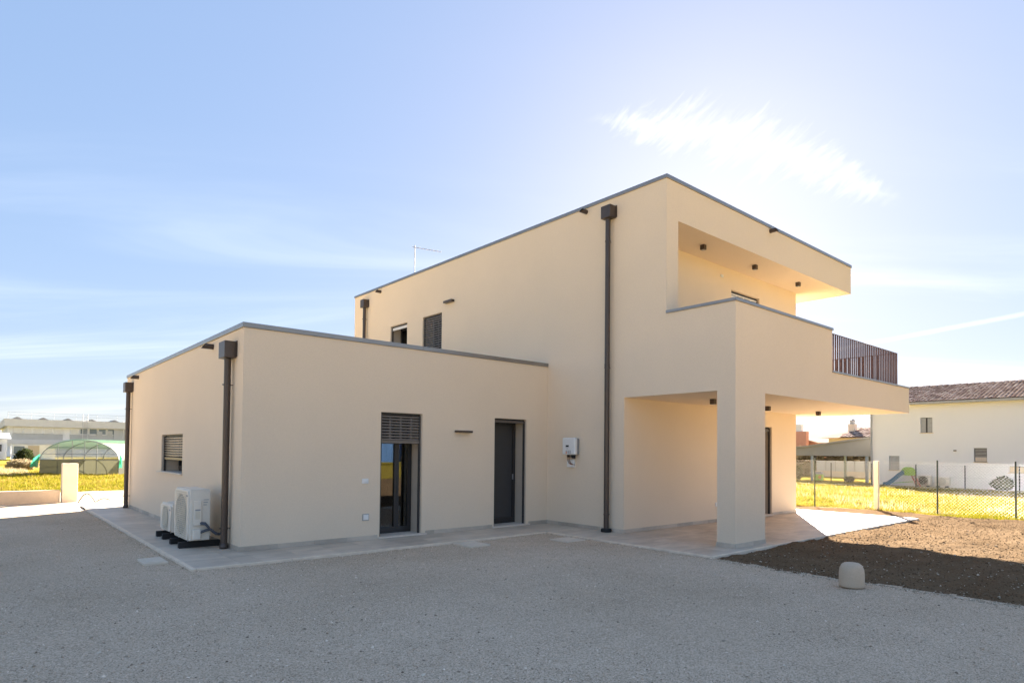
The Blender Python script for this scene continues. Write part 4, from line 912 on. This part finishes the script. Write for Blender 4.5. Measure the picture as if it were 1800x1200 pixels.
# ---------------------------------------------------------------- right background
# wire fences
def chain_fence(label, posts, h, pitch, wr, zf, post_r, grp, post_mats=None, glab=None):
    t = thing('wire_fence', label, 'fence', (posts[0][0], posts[0][1], 0)); o = Vector((posts[0][0], posts[0][1], 0))
    for i, p in enumerate(posts):
        pm = post_mats[i] if post_mats else 'green_post'; z0 = float(zf(p[0]))
        if pm == 'concrete_pale': MB().box(p[0] - .06 - o.x, p[0] + .06 - o.x, p[1] - .06 - o.y, p[1] + .06 - o.y, z0 - .1, z0 + h + .02).build('concrete_post', pm, t, 0.01)
        else: MB().tube((p[0] - o.x, p[1] - o.y, z0 - .1), (p[0] - o.x, p[1] - o.y, z0 + h + .06), post_r, n=8).build('post', pm, t)
    V = []; F = []
    def wire(a, b, r):
        a, b = np.array(a), np.array(b); d = (b - a) / np.linalg.norm(b - a); u1 = np.cross(d, (1, .3, 0)); u1 /= np.linalg.norm(u1); u2 = np.cross(d, u1); k = len(V)
        for e in (a, b):
            for ang in (0, 2.094, 4.189): V.append(e + (u1 * math.cos(ang) + u2 * math.sin(ang)) * r)
        F.extend([(k, k + 1, k + 4, k + 3), (k + 1, k + 2, k + 5, k + 4), (k + 2, k, k + 3, k + 5)])
    for p, q in zip(posts[:-1], posts[1:]):
        Ls = math.hypot(q[0] - p[0], q[1] - p[1])
        def pt(s, z): return (p[0] + (q[0] - p[0]) * s / Ls - o.x, p[1] + (q[1] - p[1]) * s / Ls - o.y, float(zf(p[0])) + z)
        zb, zt_ = 0.04, h
        for zz_ in (zb, (zb + zt_) / 2, zt_): wire(pt(0, zz_), pt(Ls, zz_), wr * 1.2)
        H_ = zt_ - zb; s = -H_
        while s < Ls:
            a0, a1 = max(s, 0), min(s + H_, Ls)
            if a1 > a0:
                wire(pt(a0, zb + a0 - s), pt(a1, zb + a1 - s), wr); wire(pt(a0, zt_ - (a0 - s)), pt(a1, zt_ - (a1 - s)), wr)
            s += pitch
    o_ = raw_mesh('wire_mesh', V, F, 'wire', t); return t
posts = [(21.25, 0.3), (21.05, 2.1), (20.85, 3.837), (20.56, 5.53), (20.25, 6.985), (19.95, 8.65), (19.7, 10.4), (19.4, 12.2)]
chain_fence('chain-link fence with green posts at the edge of the bare soil', posts, 1.47, 0.085, 0.0019, gz, 0.021, None, ['green_post'] * 4 + ['concrete_pale'] + ['green_post'] * 3)
posts2 = [(45.5, y_) for y_ in np.arange(3.0, 24.1, 2.6)]
chain_fence('farther wire fence with dark posts in front of the white neighbouring house', posts2, 1.45, 0.16, 0.004, gz, 0.035, None)

# white neighbouring house
HX = 48.3; G0 = -0.5
t = thing('white_house', 'white two storey neighbouring house with terracotta roof', 'house', (HX, 17.0, G0)); HW = 24.0
EV = 5.1 - G0; RG = 6.55 - G0
hw_open = [(-3.749 , -3.062, 3.109 - G0, 4.118 - G0, 'pair'), (-1.78, -1.149, 0.553 - G0, 1.525 - G0, 'closed'), (-6.694, -6.021, 1.199 - G0, 2.092 - G0, 'glass'), (-9.6, -7.8, 0.58 - G0, 0.976 - G0, 'cream')]
# facade wall with openings cut, 0.25 thick
ycuts = sorted({-HW, 0.0} | {v_ for o_ in hw_open for v_ in o_[:2]}); zcuts = sorted({0.0, EV} | {v_ for o_ in hw_open for v_ in o_[2:4]})
wl = MB()
for a, b in zip(ycuts[:-1], ycuts[1:]):
    for c, d_ in zip(zcuts[:-1], zcuts[1:]):
        my, mz = (a + b) / 2, (c + d_) / 2
        if any(o_[0] < my < o_[1] and o_[2] < mz < o_[3] for o_ in hw_open): continue
        wl.add([(0, a, c), (0, b, c), (0, b, d_), (0, a, d_)], [(0, 3, 2, 1)])
for o_ in hw_open:
    a, b, c, d_ = o_[:4]; q = 0.22
    wl.add([(0, a, c), (q, a, c), (q, a, d_), (0, a, d_)], [(0, 1, 2, 3)]); wl.add([(0, b, c), (q, b, c), (q, b, d_), (0, b, d_)], [(0, 1, 2, 3)]); wl.add([(0, a, c), (q, a, c), (q, b, c), (0, b, c)], [(0, 1, 2, 3)]); wl.add([(0, a, d_), (q, a, d_), (q, b, d_), (0, b, d_)], [(0, 1, 2, 3)])
wl.add([(0, 0, 0), (9, 0, 0), (9, 0, EV), (4.5, 0, RG - .1), (0, 0, EV)], [(0, 1, 2, 3, 4)]); wl.add([(9, -HW, 0), (9, 0, 0), (9, 0, EV), (9, -HW, EV)], [(0, 1, 2, 3)]); wl.add([(0, -HW, 0), (9, -HW, 0), (9, -HW, EV), (4.5, -HW, RG - .1), (0, -HW, EV)], [(0, 1, 2, 3, 4)])
wl.build('wall', 'white_wall', t)
for i, o_ in enumerate(hw_open):
    a, b, c, d_, kd = o_
    w_ = MB().box(0.14, 0.18, a + .005, b - .005, c + .005, d_ - .005).build('window', 'frame', t)
    if kd == 'pair':
        mid = (a + b) / 2; MB().box(0.06, 0.10, a + .02, mid - .05, c + .02, d_ - .02).build('shutter', 'shutter_grey', w_); MB().box(0.06, 0.10, mid + .05, b - .02, c + .02, d_ - .02).build('shutter', 'shutter_grey', w_)
    elif kd == 'closed': MB().box(0.06, 0.10, a + .02, b - .02, c + .02, d_ - .02).build('shutter', 'shutter_grey', w_)
    elif kd == 'cream': MB().box(0.05, 0.10, a + .02, b - .02, c + .02, d_ - .02).build('shutter', 'cream_wall', w_)
    else:
        for k in range(7): MB().box(0.08, 0.11, a + .04, b - .04, d_ - .06 - k * .09, d_ - .02 - k * .09).build('slat', 'shutter_grey', w_)
        MB().box(0.10, 0.13, a + .04, b - .04, c + .04, c + .30).build('blind', 'reveal', w_)
    MB().box(-0.04, 0.04, a - .06, b + .06, c - .04, c - .002).build('sill', 'cream_wall', t)
MB().box(-0.42, -0.28, -HW - .3, 0.35, EV - .10, EV + 0.06).build('gutter', 'shutter_grey', t)
MB().box(-0.279, -0.002, -HW - .3, 0.34, EV - .02, EV + 0.02).build('eave_soffit', 'cream_wall', t)
MB().tube((-0.12, -0.06, 0), (-0.12, -0.06, EV - .1), 0.06, n=10).build('downpipe', 'shutter_grey', t)
MB().box(-0.10, -0.002, -5.09, -4.94, 1.88 - G0, 1.96 - G0).build('outside_light', 'brown_metal', t)
def tiled_roof(name, parent, x0, x1, y0, y1, z0, z1, mat, pitch_y=0.24, rows=14):
    """barrel tiles on a slope rising from (x0,z0) to (x1,z1), columns along y"""
    V = []; F = []; ny = int((y1 - y0) / pitch_y); seg = 5
    for r0 in range(rows):
        fa, fb = r0 / rows, (r0 + 1.12) / rows
        for j in range(ny):
            yc = y0 + (j + .5) * pitch_y; k = len(V); jit = rng.uniform(-.006, .006)
            for f, lift, sc in ((fa, 0.035, 1.0), (min(fb, 1.02), 0.0, 0.86)):
                for s in range(seg):
                    an = math.pi * s / (seg - 1); V.append((x0 + (x1 - x0) * f, yc - math.cos(an) * pitch_y * .5 * sc, z0 + (z1 - z0) * f + lift + jit + math.sin(an) * 0.075))
            for s in range(seg - 1): F.append((k + s, k + s + 1, k + seg + s + 1, k + seg + s))
    return tag(raw_mesh(name, V, F, mat, parent), kind='stuff')
MB().add([(-0.40, -HW - .3, EV + .02), (-0.40, 0.35, EV + .02), (4.5, 0.35, RG), (4.5, -HW - .3, RG), (9.4, -HW - .3, EV + .02), (9.4, 0.35, EV + .02)], [(0, 1, 2, 3), (3, 2, 5, 4)]).build('roof', 'roof_tile', t)
tiled_roof('roof_tiles', t, -0.42, 4.5, -16, 0.35, EV + .04, RG + .03, 'roof_tile', 0.23, 15)
rd = MB()
for k in range(44): rd.tube((4.5, 0.3 - k * .38, RG + .02), (4.5, 0.3 - k * .38 - .41, RG + .04), 0.10, 0.12, 8)
rd.build('ridge_tiles', 'roof_tile', t)
ac_unit('white air conditioner with dark fan left of the stick at the white house', (HX - .45, 13.25, G0), 0.85, 0.32, 0.62, False, 0, True, 'neighbour air conditioners', True)
ac_unit('white air conditioner right of the stick at the white house', (HX - .45, 12.2, G0), 0.85, 0.32, 0.55, False, 0, True, 'neighbour air conditioners')
shrub('round_shrub', 'round dark shrub in front of the white house', 'shrub', (HX - 3.0, 8.95, G0 + .05), 0.55, 0.55, 0.42, 1500, 0.05, 'leaf')
# children's slide
t = thing('play_slide', 'child slide with blue chute, lime hood and red ladder', 'slide', (47.2, 14.95, -0.48), rad(-51))
# local +x runs from the chute foot (0) to the ladder (2.3)
cs = MB(); cp = [(-0.85, 0.08), (-0.65, 0.10), (-0.4, 0.28), (0.1, 0.72), (0.42, 0.95)]
for (a, b) in zip(cp[:-1], cp[1:]):
    cs.add([(a[0], -.24, a[1]), (b[0], -.24, b[1]), (b[0], .24, b[1]), (a[0], .24, a[1])], [(0, 1, 2, 3)])
    for s_ in (-.24, .24): cs.prism([(a[0], a[1] - .03), (b[0], b[1] - .03), (b[0], b[1] + .15), (a[0], a[1] + .15)], 'y', s_ - .02, s_ + .02)
cs.build('chute', 'blue_plastic', t)
hd = MB(); pr = [(0.62 - math.cos(math.pi * i / 12) * .36, 0.86 + math.sin(math.pi * i / 12) * .42) for i in range(13)]
hd.prism(pr + [(0.9, 0.72), (0.34, 0.72)], 'y', -.30, -.26); hd.prism(pr + [(0.9, 0.72), (0.34, 0.72)], 'y', .26, .30)
for (a, b) in zip(pr[2:-2], pr[3:-1]): hd.add([(a[0], -.259, a[1]), (b[0], -.259, b[1]), (b[0], .259, b[1]), (a[0], .259, a[1])], [(0, 1, 2, 3)])
hd.build('hood', 'green_plastic', t, 0)
for s_ in (-.25, .25): MB().tube((0.86, s_, .85), (1.25, s_, 0), 0.05, n=8).build('ladder_rail', 'red_plastic', t)
for k in range(5): MB().box(0.90 + .068 * k, 1.02 + .068 * k, -.2, .2, 0.64 - .15 * k, 0.68 - .15 * k).build('step', 'red_plastic', t)
MB().tube((-0.3, .2, .18), (0.98, .2, .30), 0.025, n=6).build('brace', 'green_plastic', t)

# carport and what stands under it
t = thing('carport', 'grey mono-pitch carport beside the white house', 'carport', (50.6, 17.6, G0), 0)
# runs along local +y away from the house
MB().prism([(-0.35, 1.98), (8.5, 1.98), (8.5, 2.35), (5.0, 2.66), (0.0, 3.36), (-0.35, 3.42)], 'x', 0.0, 0.25).build('fascia', 'carport', t)
MB().prism([(-0.40, 3.425), (0, 3.365), (5.0, 2.665), (8.5, 2.355), (8.5, 2.47), (5.0, 2.78), (0.0, 3.48), (-0.40, 3.54)], 'x', -0.12, 7.0).build('roof', 'carport', t)
for (yy, ww) in ((0.55, .19), (4.6, .16), (6.7, .16)):
    MB().box(0.05, 0.05 + ww, yy - ww / 2, yy + ww / 2, 0, 1.979).build('post', 'steel_blue', t)
for yy in (0.55, 4.6): MB().box(6.5, 6.66, yy - .08, yy + .08, 0, 2.6).build('post', 'steel_blue', t)
for k in range(4): shrub('potted_plant', ('dark leafy plant at the carport edge nearest the concrete post', 'low plant under the carport near its thick post', 'tall leafy plant by the thin carport posts', 'dark plant clump under the left end of the carport', 'small plant right of the thick carport post', 'spiky plant beside the lime play box')[k], 'plant', (50.0 + .25 * (k % 3), (17.2, 19.2, 23.2, 24.3, 17.75, 22.3)[k], G0), 0.35, 0.35, (.28, .22, .62, .4, .3, .36)[k], 500, 0.05, ('olive_leaf', 'leaf')[k % 2], 4, 'plants under the carport')
t = thing('play_box', 'lime green toy kitchen box under the carport', 'toy', (51.2, 21.6, G0), 0.2)
MB().box(0, .5, 0, .55, 0, .5).build('body', 'green_plastic', t, .03); MB().prism([(-.05, .501), (.6, .501), (.45, .72), (.1, .72)], 'x', -.05, .55).build('roof', 'grey_plastic', t); MB().box(-.02, -.001, .1, .3, .15, .4).build('door', 'orange_plastic', t)
t = thing('panel_fence', 'grey slatted panel fence behind the carport', 'fence', (60.5, 22.0, G0), 0)
for k in range(6): MB().box(0, .06, -1.0 + k * .85, -0.2 + k * .85, 0.55, 1.5).build('panel', 'mid_grey', t)
MB().box(-.05, .15, -1.2, 4.4, 0, .54).build('base_wall', 'concrete_pale', t)
shrub('garden_hedge', 'long dry brown hedge closing the view behind the carport', 'hedge', (63, 28, G0), 0.8, 15.0, 1.35, 16000, 0.13, 'hedge_dry', 12)

# houses behind the carport
t = thing('tile_roof_house', 'cream house with hipped terracotta roof and chimney behind the carport', 'house', (74.0, 30.5, -0.5))
MB().box(0, 9, -13, 0, 0, 4.0).build('wall', 'cream_wall', t)
MB().add([(-.8, -13.8, 3.95), (-.8, .8, 3.95), (9.8, .8, 3.95), (9.8, -13.8, 3.95), (4.5, -1.6, 5.15), (4.5, -12, 5.15)], [(0, 1, 4, 5), (1, 2, 4), (2, 3, 5, 4), (3, 0, 5), (0, 3, 2, 1)]).build('roof', 'roof_tile', t)
tiled_roof('roof_tiles', t, -.82, 4.4, -12.4, -1.2, 4.0, 5.17, 'roof_tile', 0.4, 11)
q = MB().box(2.3, 3.0, -1.9, -1.2, 4.2, 5.6).build('chimney', 'reveal', t, 0.02); MB().lathe((2.65, -1.55, 5.6), [(.25, 0), (.28, .1), (.2, .2), (.28, .3), (.22, .5), (.08, .62), (0, .62)], 12).build('chimney_pot', 'shutter_grey', q)
t = thing('red_house', 'red gabled house with flat chimney left of the carport roof', 'house', (82.0, 35.5, -0.5))
MB().box(0, 8, 0, 8, 0, 3.6).prism([(0.0, 3.601), (8.0, 3.601), (4.0, 4.7)], 'x', 0.0, 8.0).build('wall', 'red_wall', t)
MB().prism([(-.5, 3.45), (4.0, 4.75), (8.5, 3.45), (8.5, 3.6), (4.0, 4.9), (-.5, 3.6)], 'x', -.4, 8.4).build('roof', 'roof_tile', t)
MB().box(-1.2, -.45, .6, 3.8, 0, 5.0).build('stair_tower', 'red_wall', t); MB().box(-1.0, -.5, 1.3, 2.6, 5.001, 5.9).build('chimney', 'light_grey', t)
# blue containers across the field behind the viewer, mirrored in the glass door
for k, (x, y) in enumerate(((31.0, -57.0), (38.2, -57.4), (45.4, -57.1))):
    t = thing('shipping_container', ('leftmost blue container mirrored in the glass door', 'middle blue container mirrored in the glass door', 'rightmost blue container mirrored in the glass door')[k], 'container', (x, y, -0.08), 0.03, 'blue containers across the field')
    MB().box(0, 6.4, 0, 2.5, 0, 2.9).build('body', 'container_blue', t, .03)
    for i in range(16): MB().box(.2 + i * .39, .38 + i * .39, 2.501, 2.53, .15, 2.75).build('rib', 'container_blue', t)
    MB().box(1.0, 2.6, 2.531, 2.54, 1.9, 2.5).build('sign_panel', 'whitebar', t); MB().box(-.05, 6.45, -.05, 2.55, 2.901, 3.0).build('roof', 'red_plastic', t)
